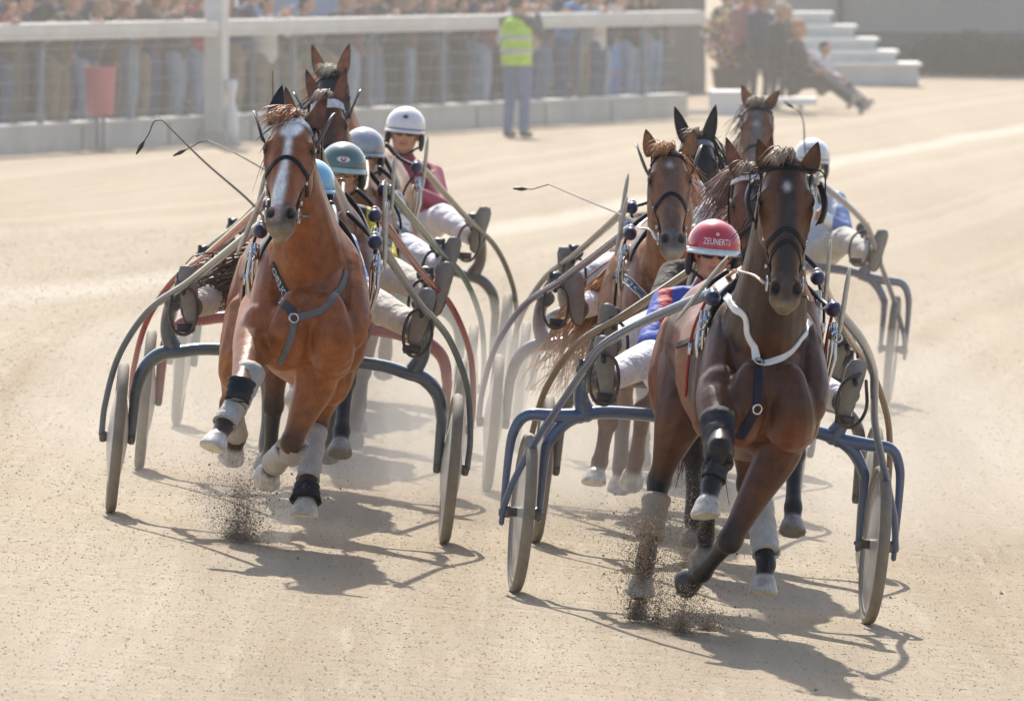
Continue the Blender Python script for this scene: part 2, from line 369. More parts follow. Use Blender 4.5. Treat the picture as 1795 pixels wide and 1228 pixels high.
def sulky_meshes(style):
    """dictionary of part name -> list of (MB); all in unit-local coordinates"""
    D = {}
    fr = MB(); sh = []
    hc = .815
    for s in (-1, 1):
        if style == 'single':
            smooth_tube(fr, [(0, .03, hc, .034, .04), (s * .38, .03, hc - .005, .034, .042), (s * .53, .03, hc - .03, .036, .055), (s * .62, .03, hc - .05, .04, .055), (s * .69, .02, hc - .12, .036, .04), (s * .718, .01, hc - .22, .032, .034), (s * .722, 0, .55, .03, .03), (s * .722, 0, .35, .024, .03)])
            smooth_tube(fr, [(s * .56, .03, hc - .03, .05, .05), (s * .60, .05, hc + .06, .04, .04), (s * .60, .12, hc + .17, .036, .036), (s * .575, .3, hc + .27, .03, .034), (s * .54, .55, hc + .33, .026, .03)])
            fr.tube([P(s * .715, 0, .355), P(s * .86, 0, .355)], .014, 10)
        else:
            smooth_tube(fr, [(0, .03, hc + .02, .034, .038), (s * .40, .03, hc + .02, .034, .04), (s * .55, .03, hc, .036, .05), (s * .64, .02, hc - .05, .034, .04), (s * .70, .01, hc - .14, .03, .034), (s * .712, 0, .60, .024, .026), (s * .712, 0, .33, .016, .02)])
            smooth_tube(fr, [(s * .57, .03, hc - .01, .04, .045), (s * .70, .03, hc - .02, .034, .036), (s * .81, .02, hc - .03, .03, .03), (s * .858, .01, hc - .10, .026, .026), (s * .872, 0, .6, .022, .022), (s * .875, 0, .30, .014, .016)])
            smooth_tube(fr, [(s * .55, .03, hc, .05, .05), (s * .585, .06, hc + .08, .038, .04), (s * .59, .15, hc + .18, .03, .036), (s * .57, .34, hc + .27, .026, .03), (s * .545, .55, hc + .33, .024, .03)])
            fr.tube([P(s * .70, 0, .355), P(s * .885, 0, .355)], .011, 10)
        # seat carriers
        smooth_tube(fr, [(s * .22, .03, hc, .02), (s * .2, -.12, hc + .02, .018), (s * .16, -.38, hc - .03, .016), (s * .14, -.55, hc - .03, .014)], seg=8)
        q = MB()
        if style == 'double': smooth_tube(q, [(s * .880, .01, .34, .017), (s * .845, .09, .50, .018), (s * .765, .22, .71, .019), (s * .685, .44, .90, .019), (s * .63, .75, 1.06, .021), (s * .585, 1.0, 1.17, .022), (s * .465, 1.5, 1.305, .024), (s * .275, 2.05, 1.455, .025), (s * .255, 2.12, 1.47, .023)], n=10, seg=12)
        else: smooth_tube(q, [(s * .862, 0, .36, .017), (s * .858, .1, .52, .017), (s * .815, .22, .755, .018), (s * .70, .42, .98, .019), (s * .545, .85, 1.135, .020), (s * .415, 1.4, 1.285, .023), (s * .275, 2.02, 1.455, .025), (s * .255, 2.12, 1.475, .023)], n=10, seg=12)
        sh.append(q)
    D['frame'] = [fr]; D['shaft'] = sh
    wheels = []
    for s in (-1, 1):
        c = P(s * .787, 0, .355); t = MB(); rim = MB(); dsk = MB(); hub = MB()
        t.lathe([(.320, -.016), (.332, -.026), (.347, -.021), (.355, 0), (.347, .021), (.332, .026), (.320, .016)], c, (1, 0, 0), 64, cap=False)
        rim.lathe([(.323, -.013), (.31, -.017), (.296, -.014), (.296, .014), (.31, .017), (.323, .013)], c, (1, 0, 0), 64, cap=False)
        b_ = .05 if style == 'single' else .026
        dsk.lathe([(.030, -b_), (.10, -b_ * .86), (.20, -b_ * .55), (.305, -.012), (.306, 0), (.305, .012), (.20, b_ * .55), (.10, b_ * .86), (.030, b_)], c, (1, 0, 0), 64, cap=True)
        hub.lathe([(.012, -.085), (.028, -.08), (.03, -.06), (.022, -.05), (.022, .05), (.03, .06), (.028, .08), (.012, .085)], c, (1, 0, 0), 20)
        wheels.append((t, rim, dsk, hub))
    D['wheel'] = wheels
    st = MB()
    rs = []
    for f, z, hw in ((-.18, .845, .15), (-.24, .868, .19), (-.40, .862, .205), (-.54, .872, .19), (-.60, .90, .15)):
        rs.append([P(hw * math.copysign(abs(math.cos(a)) ** .6, math.cos(a)), f, z + .022 * math.sin(a) - .012 * (1 - abs(math.cos(a)))) for a in [2 * math.pi * k / 16 for k in range(16)]])
    st.rings(rs); D['seat'] = [st]
    fr_ = []
    for s in (-1, 1):
        m = MB(); c = P(s * .55, .60, 1.02)
        m.box(P(s * .525, .635, .925), .085, .012, .03); m.box(P(s * .535, .60, .905), .09, .06, .012)      # heel cup
        smooth_tube(m, [(s * .60, .66, 1.10, .009), (s * .61, .68, .98, .009), (s * .57, .66, .90, .009), (s * .51, .66, .90, .009), (s * .48, .66, .98, .009), (s * .50, .66, 1.08, .009), (s * .57, .66, 1.13, .009)], seg=8)
        m.tube([P(s * .555, .55, 1.13), P(s * .555, .67, 1.08)], .012, 8)
        fr_.append(m)
    D['foot_rest'] = fr_; D['clamp'] = []
    for s in (-1, 1):
        for f, q in (((.55, P(s * .552, .60, 1.13)), (.3, P(s * .585, .22, 1.02))) if True else ()):
            m = MB(); m.lathe([(.030, -.025), (.042, -.022), (.042, .022), (.030, .025)], q, (s * -.3, -.8, .4), 16); m.box(q + V((s * .03, -.02, .03)), .018, .018, .03); D['clamp'].append(m)
    hi = []
    for s in (-1, 1):
        a = MB(); a.ell(P(s * .258, 2.17, 1.45), .033, .04, .035)
        a.tube([P(s * .262, 2.05, 1.445), P(s * .258, 2.15, 1.45)], .03, 12)
        rd = MB(); rs = []
        for t in range(9):
            k = t / 8; c = P(s * (.305 + .03 * s * 0), 2.13 - .02 * k, 1.33 + .30 * k); wd = .011 * (1 - abs(2 * k - 1) ** 6 * .6)
            if s < 0: c.x += (k - .5) * .20 * HSLANT[0]
            else: c.x += (k - .5) * .20 * HSLANT[1]
            rs.append([c + V((wd, 0, 0)), c + V((0, -.006, 0)), c + V((-wd, 0, 0)), c + V((0, .006, 0))])
        rd.rings(rs); bk = MB()
        for j in range(3):
            bk.tube([P(s * (.26 + .012 * j), 2.1 - .03 * j, 1.385), P(s * (.255 + .02 * j), 2.1 - .02 * j, 1.30 - .03 * j), P(s * (.262 + .004 * j), 2.06, 1.2 - .04 * j)], .006 + .002 * j, 6)
        bk.lathe([(.016, -.006), (.022, -.006), (.022, .006), (.016, .006)], P(s * .29, 2.14, 1.33), (0, 1, 0), 14, cap=False)
        bk.box(P(s * .268, 2.12, 1.345), .03, .03, .05)
        hi.append((a, rd, bk))
    D['hitch'] = hi
    return D
HSLANT = (.3, 0.)

def build_sulky(unit, style, col, label, shaftcol=None, slant=(.3, 0.), metal=.0, group='racing sulkies'):
    global HSLANT
    HSLANT = slant
    D = sulky_meshes(style)
    root = thing('sulky', label, 'sulky', unit.M, group)
    pm = mat('sulky enamel', col, .2, metal, var=.06, scale=6, coat=.6, dust=.06)
    ps = mat('shaft enamel', shaftcol or col, .2, metal, var=.06, scale=6, coat=.6, dust=.06)
    M = unit.M
    emit(D['frame'][0], 'frame', pm, root, M)
    for q in D['shaft']: emit(q, 'shaft', ps, root, M)
    for t, rim, d, h in D['wheel']:
        wo = emit(d, 'wheel', DISC if style == 'single' else DISC2, root, M)
        emit(t, 'tyre', TYRE, wo, M); emit(rim, 'rim', mat('rim alloy', (.30, .29, .27), .4, .6, dust=.5), wo, M); emit(h, 'hub', mat('dull hub', (.12, .12, .12), .4, .7, dust=.4), wo, M)
    emit(D['seat'][0], 'seat', mat('black seat vinyl', (.02, .02, .022), .45, dust=.3), root, M)
    for q in D['clamp']: emit(q, 'clamp', mat('clamp steel', (.09, .09, .095), .4, .6, dust=.3), root, M)
    for q in D['foot_rest']: emit(q, 'foot_rest', mat('dark iron', (.05, .05, .055), .45, .3, dust=.4), root, M)
    for a, rd, bk in D['hitch']:
        h = emit(a, 'hitch', BALL, root, M); emit(rd, 'hitch_rod', ROD, h, M); emit(bk, 'buckle', CHROME, h, M)
    return root

# ---------------------------------------------------------------- horses
def lerp(a, b, t): return a + (b - a) * t
def strap_frames(bvh, pts, off, step=.012, loop=False, cr_n=8):
    q = [V(p[:3]) for p in cr([tuple(p) for p in pts], cr_n)]
    # resample
    out = [q[0]]; 
    for p in q[1:]:
        while (p - out[-1]).length > step: out.append(out[-1] + (p - out[-1]).normalized() * step)
    pos, nor = [], []
    for p in out:
        loc, nrm, i, d = bvh.find_nearest(p)
        if loc is None: continue
        pos.append(loc); nor.append(nrm)
    k = 3
    nor2 = [sum((nor[j] for j in range(max(0, i - k), min(len(nor), i + k + 1))), V()).normalized() for i in range(len(nor))]
    pos = [p + n_ * off for p, n_ in zip(pos, nor2)]
    pos2 = [sum((pos[j] for j in range(max(0, i - 2), min(len(pos), i + 3))), V()) / (min(len(pos), i + 3) - max(0, i - 2)) for i in range(len(pos))]
    fr = []
    for i in range(len(pos2)):
        t = (pos2[min(i + 1, len(pos2) - 1)] - pos2[max(i - 1, 0)])
        if t.length < 1e-7: continue
        t.normalize(); n_ = (nor2[i] - t * nor2[i].dot(t)).normalized(); fr.append((pos2[i], t, n_.cross(t), n_))
    return fr
def strap_mb(fr, width, thick, mb=None):
    mb = mb or MB(); rs = []
    for p, t, b, n_ in fr:
        h = width / 2
        rs.append([p - b * h - n_ * thick * .5, p - b * h + n_ * thick * .3, p - b * h * .8 + n_ * thick * .5, p + b * h * .8 + n_ * thick * .5, p + b * h + n_ * thick * .3, p + b * h - n_ * thick * .5])
    if len(rs) > 1: mb.rings(rs)
    return mb
def text_mesh(s, size=1.0):
    cu = bpy.data.curves.new('txt', 'FONT'); cu.body = s; cu.size = size; cu.align_x = 'CENTER'; cu.align_y = 'CENTER'; cu.resolution_u = 3
    o = bpy.data.objects.new('txt', cu); C.objects.link(o)
    me = bpy.data.meshes.new_from_object(o.evaluated_get(bpy.context.evaluated_depsgraph_get()))
    v = [tuple(p.co) for p in me.vertices]; f = [list(p.vertices) for p in me.polygons]
    bpy.data.objects.remove(o); bpy.data.curves.remove(cu); bpy.data.meshes.remove(me); return v, f
def text_on_strap(fr, s, s0, s1, height, flip=False):
    v, f = text_mesh(s); x0, x1 = min(p[0] for p in v), max(p[0] for p in v); y0, y1 = min(p[1] for p in v), max(p[1] for p in v)
    L = [0]
    for i in range(1, len(fr)): L.append(L[-1] + (fr[i][0] - fr[i - 1][0]).length)
    mb = MB(); o = []
    for p in v:
        k = (p[0] - x0) / (x1 - x0); k = 1 - k if flip else k
        d = (s0 + (s1 - s0) * k) * L[-1]; i = max(0, min(len(fr) - 2, next((j for j in range(len(L) - 1) if L[j + 1] >= d), len(fr) - 2)))
        t = (d - L[i]) / max(1e-6, L[i + 1] - L[i]); a, b = fr[i], fr[i + 1]
        y = ((p[1] - y0) / (y1 - y0) - .5) * height * (-1 if flip else 1)
        o.append(a[0].lerp(b[0], t) + a[2].lerp(b[2], t) * -y + a[3] * .005)
    mb.add(o, f); return mb
def strand(mb, pts, w, r):
    q = cr([tuple(p) for p in pts], 4); n = len(q); rs = []
    a0 = r.random() * 6
    for i, p in enumerate(q):
        k = w * (1 - (i / (n - 1)) ** 2 * .85); rs.append([V(p) + V((math.cos(a0 + j * 2.09), math.sin(a0 + j * 2.09) * .6, math.sin(a0 + j * 2.09))) * k for j in range(3)])
    mb.rings(rs, cap=False)

def build_horse(u, S):
    r = random.Random(S.get('seed', 1)); vox = S.get('voxel', .0125)
    xr, xc = S['cx']; zo = S.get('dz', 0.)
    cx = lambda f: xr + (xc - xr) * (f - .8) / 1.6
    B = lambda x, f, h: P(cx(f) + x, f, h + zo)
    mb = MB(); A = []                                   # shape and colour anchors
    def chain(ctl, kind, vals=None, n=4, **k):
        """ctl: (Vector, ra, rb)"""
        q = cr([(*c[0], c[1], c[2]) for c in ctl], n); mb.tube([V(p[:3]) for p in q], [p[3] for p in q], k.pop('seg', 12), rb=[p[4] for p in q], **k)
        for i, p in enumerate(q):
            t = i / n; j = min(int(t), len(ctl) - 2); v_ = lerp(vals[j], vals[j + 1], t - j) if vals else 0
            A.append((V(p[:3]), kind, v_))
    X = (1, 0, 0)
    # trunk
    chain([(B(0, .60, 1.22), .10, .13), (B(0, .70, 1.22), .20, .22), (B(0, .88, 1.21), .262, .29), (B(0, 1.05, 1.205), .275, .32), (B(0, 1.28, 1.18), .262, .315), (B(0, 1.52, 1.145), .285, .34), (B(0, 1.75, 1.135), .275, .365), (B(0, 1.96, 1.155), .235, .395), (B(0, 2.14, 1.14), .215, .36), (B(0, 2.32, 1.10), .175, .28), (B(0, 2.42, 1.07), .12, .19)], 'body', side=X, seg=22, n=5)
    chain([(B(0, .75, 1.42), .05, .06), (B(0, 1.05, 1.47), .07, .07), (B(0, 1.5, 1.43), .06, .06), (B(0, 1.9, 1.50), .055, .08), (B(0, 2.1, 1.46), .06, .09)], 'body', side=X)
    for s in (-1, 1):
        chain([(B(s * .07, 1.98, 1.47), .05, .07), (B(s * .155, 2.12, 1.32), .075, .11), (B(s * .19, 2.32, 1.13), .085, .11), (B(s * .175, 2.43, 1.03), .08, .095)], 'body')   # shoulder
        chain([(B(s * .19, 2.0, 1.2), .08, .12), (B(s * .20, 2.1, 1.02), .085, .11), (B(s * .19, 2.15, .92), .08, .09)], 'body')                       # triceps
        chain([(B(s * .075, 2.50, 1.16), .07, .07), (B(s * .10, 2.50, 1.02), .10, .10), (B(s * .115, 2.42, .92), .10, .09)], 'body')                     # breast
        chain([(B(s * .17, .72, 1.25), .10, .13), (B(s * .19, .80, 1.05), .12, .16), (B(s * .19, .88, .92), .10, .13)], 'body')                          # buttock
    # neck and head
    poll = S['poll']; nose = S['nose']; a = (nose - poll).normalized(); uh = S.get('uhint', V((1, 0, 0)))
    U_ = (uh - a * uh.dot(a)).normalized(); Vv = a.cross(U_)
    if Vv.y > 0: Vv = -Vv
    hs = S.get('hscale', (nose - poll).length / .605)
    Hp = lambda aa, uu, vv: poll + (a * aa + U_ * uu + Vv * vv) * hs
    Hi = Matrix((a, U_, Vv))                           # rows: head axes
    def Hc(p): q = Hi @ (p - poll) / hs; return q
    n3 = Hp(.03, 0, -.115); n0 = B(0, 2.06, 1.20); n1 = B(0, 2.36, 1.42) + S.get('nk1', V()); n2 = n3 + V((0, .10, -.20)) + S.get('nk2', V())
    neck = []
    rad = [(.185, .33), (.175, .30), (.152, .255), (.128, .215), (.112, .18), (.100, .15), (.088, .115)]
    for i in range(7):
        t = i / 6; p = n0 * (1 - t) ** 3 + n1 * 3 * t * (1 - t) ** 2 + n2 * 3 * t * t * (1 - t) + n3 * t ** 3; neck.append((p, *rad[i]))
    chain(neck, 'neck', [0, .15, .3, .5, .7, .9, 1], side=X, seg=20, n=4)
    for s in (-1, 1):   # neck muscles
        chain([(neck[0][0] + V((s * .13, .0, -.05)), .07, .09), (neck[2][0] + V((s * .095, -.06, -.03)), .06, .09), (neck[4][0] + V((s * .06, -.05, 0)), .045, .07)], 'neck', [0, .3, .7])
    prof = [(-.035, .042, -.03, -.12), (0, .066, -.004, -.165), (.05, .084, .01, -.20), (.10, .098, .018, -.225), (.15, .105, .022, -.24), (.20, .101, .021, -.243), (.26, .089, .015, -.225), (.32, .074, .009, -.175), (.38, .063, .005, -.14), (.44, .055, .0, -.118), (.49, .056, -.004, -.108), (.535, .060, -.008, -.106), (.575, .054, -.02, -.098), (.60, .036, -.04, -.085)]
    rs = []
    for aa, wd, vf, vb in prof:
        rs.append([Hp(aa, wd * math.copysign(abs(math.cos(t)) ** .8, math.cos(t)), (vf + vb) / 2 + (vf - vb) / 2 * math.copysign(abs(math.sin(t)) ** .8, math.sin(t))) for t in [2 * math.pi * k / 24 for k in range(24)]])
        A.append((Hp(aa, 0, -.02), 'head', aa)); A.append((Hp(aa, wd * .6, (vf + vb) / 2), 'head', aa)); A.append((Hp(aa, -wd * .6, (vf + vb) / 2), 'head', aa)); A.append((Hp(aa, 0, vb * .8), 'head', aa))
    mb.rings(rs)
    rotH = Matrix((U_, a, Vv)).transposed()             # local x=u, y=a, z=v
    for s in (-1, 1):
        mb.ell(Hp(.165, s * .082, -.044), .028 * hs, .042 * hs, .034 * hs, rot=rotH)
        mb.ell(Hp(.245, s * .062, -.145), .040 * hs, .085 * hs, .075 * hs, rot=rotH)
        mb.tube([Hp(.19, s * .100, -.055), Hp(.27, s * .086, -.05), Hp(.36, s * .066, -.05)], [.014 * hs, .013 * hs, .008 * hs], 8)
        mb.tube([Hp(.125, s * .082, -.016), Hp(.143, s * .096, -.014), Hp(.165, s * .104, -.030)], [.013 * hs] * 3, 8)
        ring = [Hp(.525 + .030 * math.cos(t), s * (.040 + .017 * math.sin(t)), -.002 - .018 * max(0, math.sin(t)) - .004 * math.cos(t)) for t in [2 * math.pi * k / 12 for k in range(12)]]
        mb.tube(ring, .0125 * hs, 8, loop=True)
        mb.ell(Hp(.555, s * .03, -.05), .034 * hs, .04 * hs, .04 * hs, rot=rotH)
    mb.ell(Hp(.578, 0, -.035), .042 * hs, .026 * hs, .028 * hs, rot=rotH); mb.ell(Hp(.582, 0, -.088), .038 * hs, .03 * hs, .028 * hs, rot=rotH)
    # legs
    boots = []
    def hoof(Fk, So, nrm, sc=1.0, kd_='hoof'):
        nrm = nrm.normalized(); ax = (So - Fk); c0 = Fk + ax * .50
        if abs(nrm.dot(V((0, 0, 1)))) > .99: fwd = V((0, -1, 0))
        else: fwd = V((0, -1, 0)) - nrm * V((0, -1, 0)).dot(nrm); fwd = fwd.normalized() if fwd.length > .3 else (ax - nrm * ax.dot(nrm)).normalized()
        sd = nrm.cross(fwd).normalized(); n0_ = ax.normalized(); rs = []
        for t, rr in ((0, .042), (.12, .052), (.3, .054), (.6, .060), (.88, .066), (1, .067), (1.02, .055)):
            nn = n0_.lerp(nrm, t).normalized(); f_ = (fwd - nn * fwd.dot(nn)).normalized(); s_ = nn.cross(f_).normalized(); cc = c0.lerp(So, t)
            rs.append([cc + (f_ * math.cos(k) * 1.08 + s_ * math.sin(k)) * rr * sc for k in [2 * math.pi * j / 16 for j in range(16)]])
        mb.rings(rs)
        for t in (.35, .6, .9): A.append((c0.lerp(So, t), kd_, 0))
        for k in range(8):
            for t in (.45, .95): A.append((c0.lerp(So, t) + (fwd * math.cos(k * .785) + sd * math.sin(k * .785)) * .055, kd_, 0))
    for key in ('fl', 'fr'):
        L = S['legs'][key]; s = -1 if key == 'fl' else 1
        e0 = L.get('e0', B(s * .165, 2.24, 1.02)); e = L.get('e', B(s * .175, 2.20, .90)); kn, fe, so = L['j']
        chain([(e0, .115, .115), (e, .10, .105), (e.lerp(kn, .4), .076, .08), (e.lerp(kn, .85), .053, .056), (kn, .057, .058), (kn.lerp(fe, .2), .043, .045), (kn.lerp(fe, .55), .036, .041), (kn.lerp(fe, .85), .038, .044), (fe, .046, .048), (fe.lerp(so, .3), .040, .041), (fe.lerp(so, .6), .044, .044)], 'leg', [0, 0, .1, .55, .9, 1, 1, 1, 1, 1, 1])
        mb.ell(lerp(B(s * .18, 2.36, 1.08), e, .5), .10, .12, .13)
        mb.ell(kn + (kn - e).normalized() * .01 + V((0, -.012, 0)), .056, .05, .058)
        hoof(fe, so, L.get('n', V((0, 0, -1))), 1.0, L.get('hk', 'hoof'))
    for key in ('hl', 'hr'):
        L = S['legs'][key]; s = -1 if key == 'hl' else 1
        hip = L.get('hip', B(s * .15, .92, 1.12)); sti = L.get('st', B(s * .19, 1.12, .90)); hk, fe, so = L['j']
        chain([(hip, .16, .20), (sti, .125, .15), (sti.lerp(hk, .4), .088, .105), (sti.lerp(hk, .82), .054, .062), (hk, .056, .064), (hk.lerp(fe, .2), .045, .05), (hk.lerp(fe, .6), .038, .042), (fe, .046, .05), (fe.lerp(so, .3), .04, .042), (fe.lerp(so, .6), .044, .044)], 'leg', [0, 0, 0, .5, .85, 1, 1, 1, 1, 1])
        bk = V((0, 1, .5)).normalized(); mb.ell(hk + bk * .045, .032, .04, .045)
        hoof(fe, so, L.get('n', V((0, 0, -1))), 1.0, L.get('hk', 'hoof'))
    me = remesh(mb, vox, S.get('sm', 3), .5)
    nv = len(me.vertices); co = np.empty(nv * 3, 'f'); me.vertices.foreach_get('co', co); co = co.reshape(-1, 3)
    polys = [list(p.vertices) for p in me.polygons]; vn = [V(v.normal) for v in me.vertices]
    ed = np.empty(len(me.edges) * 2, 'i'); me.edges.foreach_get('vertices', ed); ed = ed.reshape(-1, 2)
    bpy.data.meshes.remove(me)
    # nostrils pressed in, colours by what each vertex is nearest to
    kd = KDTree(len(A)); [kd.insert(p, i) for i, (p, _, _) in enumerate(A)]; kd.balance()
    ct = S['coat']; col = np.zeros((nv, 3)); body = np.array(ct['body']); dark = np.array(ct['points'])
    hoofc = np.array(ct.get('hoof', (.33, .29, .24)))
    for i in range(nv):
        p = V(co[i]); _, k, d = kd.find(p); _, kind, val = A[k]
        q = Hc(p)
        if kind == 'head' and q.x > .44:
            for s in (-1, 1):
                e = ((q.x - .525) / .024) ** 2 + ((q.y - s * .041) / .015) ** 2
                if e < 1.2 and q.z > -.05: co[i] = list(V(co[i]) - vn[i] * .016 * hs * max(0, 1.2 - e))
        if kind == 'body':
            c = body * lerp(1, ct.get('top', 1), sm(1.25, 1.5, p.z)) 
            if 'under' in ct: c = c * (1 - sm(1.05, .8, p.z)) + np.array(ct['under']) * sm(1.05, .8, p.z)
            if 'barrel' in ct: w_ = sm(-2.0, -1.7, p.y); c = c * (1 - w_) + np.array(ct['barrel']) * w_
        elif kind == 'neck': c = np.array(ct.get('neck', ct['body']))
        elif kind == 'leg': w_ = val; c = np.array(ct.get('upleg', ct['body'])) * (1 - w_) + dark * w_
        elif kind == 'darkhoof': c = np.array((.05, .045, .045))
        elif kind == 'hoof': c = hoofc * (.75 + .5 * r.random())
        else:
            c = np.array(ct.get('head', ct['body'])); aa, uu, vv = q
            fm = sm(.055, .02, abs(uu)) * sm(-.05, -.01, vv)
            if 'mid' in ct: c = c * (1 - fm * .9) + np.array(ct['mid']) * fm * .9
            m = sm(.43, .50, aa); c = c * (1 - m) + np.array(ct.get('muzzle', (.10, .07, .055))) * m
            m = sm(.555, .585, aa) * .8; c = c * (1 - m) + np.array(ct.get('lip', (.20, .16, .12))) * m
            if vv > -.07:
                w_ = 0
                if ct.get('mark') == 'blaze':
                    cu = lerp(0, -.026, sm(.16, .50, aa)) + .012 * sm(.1, .05, aa)
                    hw = max(.045 * max(0, 1 - ((aa - .075) / .055) ** 2) ** .6 if abs(aa - .075) < .055 else 0, .0125 if .09 < aa < .30 else 0, .014 + .012 * sm(.25, .40, aa) if .25 < aa < .56 else 0)
                    w_ = sm(hw + .004, hw - .004, abs(uu - cu)) if hw else 0
                    wc = np.array((.88, .86, .83)) if aa < .47 else np.array((.55, .38, .33))
                elif ct.get('mark') == 'star':
                    e = abs(aa - ct.get('star_a', .115)) / .028 + abs(uu + .003) / .017; w_ = sm(1.1, .7, e) * .85; wc = np.array((.62, .60, .58))
                if w_: c = c * (1 - w_) + wc * w_
            for s in (-1, 1):
                e = ((aa - .525) / .026) ** 2 + ((uu - s * .041) / .016) ** 2
                if vv > -.06: k_ = sm(1.15, .5, e); c = c * (1 - k_) + np.array((.008, .006, .006)) * k_
                e = ((aa - .165) / .034) ** 2 + ((uu - s * .107) / .03) ** 2 + ((vv + .035) / .03) ** 2; k_ = sm(1.6, .8, e) * .7; c = c * (1 - k_) + np.array((.02, .014, .012)) * k_
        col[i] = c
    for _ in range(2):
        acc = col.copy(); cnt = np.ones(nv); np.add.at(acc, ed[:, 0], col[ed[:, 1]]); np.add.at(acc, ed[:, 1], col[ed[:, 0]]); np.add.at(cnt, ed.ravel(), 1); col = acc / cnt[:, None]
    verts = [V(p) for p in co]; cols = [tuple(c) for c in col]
    # ears
    for s, ear in zip((-1, 1), S.get('ears', (None, None))):
        base = Hp(-.005, s * .060, -.055); dr = (-a * .95 + U_ * s * .28 + Vv * .10).normalized(); ln = .195 * hs; fc = (Vv + U_ * s * .25).normalized()
        if ear:
            if 'base' in ear: base = ear['base']
            dr = (ear['tip'] - base).normalized(); ln = (ear['tip'] - base).length; fc = ear.get('face', fc)
        fc = (fc - dr * fc.dot(dr)).normalized(); sd = dr.cross(fc); n0_ = len(verts); K = 9
        for i in range(K):
            t = i / (K - 1); w_ = .040 * hs * (math.sin(math.pi * (.24 + .76 * t ** .85)) ** .75 * (1 - .25 * t) if t < 1 else 0) + .0012; dp = w_ * .85
            cc = base + dr * (ln * (t * 1.06 - .06)) + fc * (.012 * math.sin(3 * t))
            for j in range(14):
                th = math.pi * j / 7
                if j <= 7: pt = sd * math.cos(th) * w_ - fc * math.sin(th) * dp
                else: th2 = math.pi * (14 - j) / 7; pt = sd * math.cos(th2) * w_ * .86 - fc * math.sin(th2) * dp * (.30 + .55 * t)
                verts.append(cc + pt)
                inner = j > 7; cb = np.array(ct.get('head', ct['body'])) if not (ear and ear.get('hood')) else np.array((.02, .022, .028))
                e_ = np.array(ct.get('earin', (.10, .06, .045))) if inner and not (ear and ear.get('hood')) else cb
                cols.append(tuple(e_ * (1 - .75 * sm(.7, 1, t))))
        for i in range(K - 1):
            for j in range(14):
                q = n0_ + i * 14; polys.append([q + j, q + (j + 1) % 14, q + 14 + (j + 1) % 14, q + 14 + j])
    root = thing(S.get('name', 'horse'), S['label'], 'horse', u.M @ Matrix.Translation(P(cx(1.6), 1.6, 0)), 'trotting horses')
    X_ = WM[root.name].inverted() @ u.M
    me = bpy.data.meshes.new('body'); me.from_pydata([X_ @ p for p in verts], [], polys)
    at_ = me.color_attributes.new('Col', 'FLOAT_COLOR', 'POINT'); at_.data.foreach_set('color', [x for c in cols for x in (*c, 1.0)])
    me.polygons.foreach_set('use_smooth', [True] * len(me.polygons)); me.update()
    body_o = link_mesh(me, 'body', root, COAT)
    bvh = BVHTree.FromPolygons(verts, polys)
    E = lambda m, name, mt, par=root, smooth=True: emit(m, name, mt, par, u.M, smooth)
    for s in (-1, 1):
        m = MB(); m.ell(Hp(.170, s * .0905, -.034), .020 * hs, .020 * hs, .020 * hs, 16, 12); E(m, 'eye', EYE)
    # hair
    hc = mat('hair ' + S['label'][:18], ct['hair'], .45, var=.35, scale=12, spec=.4)
    m = MB(); side = S.get('mane_side', -1); wind = S.get('mane_wind', V((0, .05, 0)))
    crest = []
    for i in range(7):
        p, ra, rb = neck[i]; t = (neck[min(i + 1, 6)][0] - neck[max(i - 1, 0)][0]).normalized(); nn = V((0, t.z, -t.y)).normalized()
        if nn.z < 0 or nn.y < 0: nn = -nn if (-nn).y >= 0 else nn
        crest.append(p + nn * rb * .9)
    cc = cr([tuple(p) for p in crest], 12); nstr = S.get('mane_n', 90) * 2
    for i in range(nstr):
        t = .12 + .88 * i / nstr; p = V(cc[int(t * (len(cc) - 1))]); L_ = S.get('mane_len', .2) * (.6 + .6 * r.random())
        d = V((side * (.5 + .3 * r.random()), (r.random() - .5) * .4, .12 * r.random())) + wind
        j = V(((r.random() - .5) * .03, (r.random() - .5) * .04, 0)); wv = V((0, 0, (r.random() - .5) * .1))
        strand(m, [p + j, p + j + d * L_ * .45 + V((0, 0, .02)), p + j + d * L_ * .95 - V((0, 0, L_ * .35)) + wv, p + j + d * L_ * 1.2 - V((0, 0, L_ * (.5 + .4 * r.random()))) + wv * 2], .0028 + .0024 * r.random(), r)
    E(m, 'mane', hc)
    m = MB(); fl = S.get('forelock', 26) * 3
    fcol = mat('forelock ' + S['label'][:18], ct.get('forelock', ct['hair']), .5, var=.3, scale=14)
    for i in range(fl):
        p = Hp(-.035 + .03 * r.random(), (r.random() - .5) * .07, -.02 - .05 * r.random()); g = S.get('fore_wind', V((-.03, 0, 0))); k_ = .5 + r.random()
        sc_ = S.get('fore_len', 1.0); dx = V(((r.random() - .5) * .05, -.012, 0))
        strand(m, [p, p + (V((0, -.015, .022)) + dx * .4 + g * .3) * k_ * sc_, p + (V((0, -.045, .014)) + dx + g * .8) * k_ * sc_, p + (V((0, -.065, -.022)) + dx * 1.5 + g * 1.5) * k_ * sc_], .0016 + .0018 * r.random(), r)
    E(m, 'forelock', fcol)
    m = MB(); bl = S.get('tail_blow', 0.); dp_ = S.get('tail_drop', 1.)
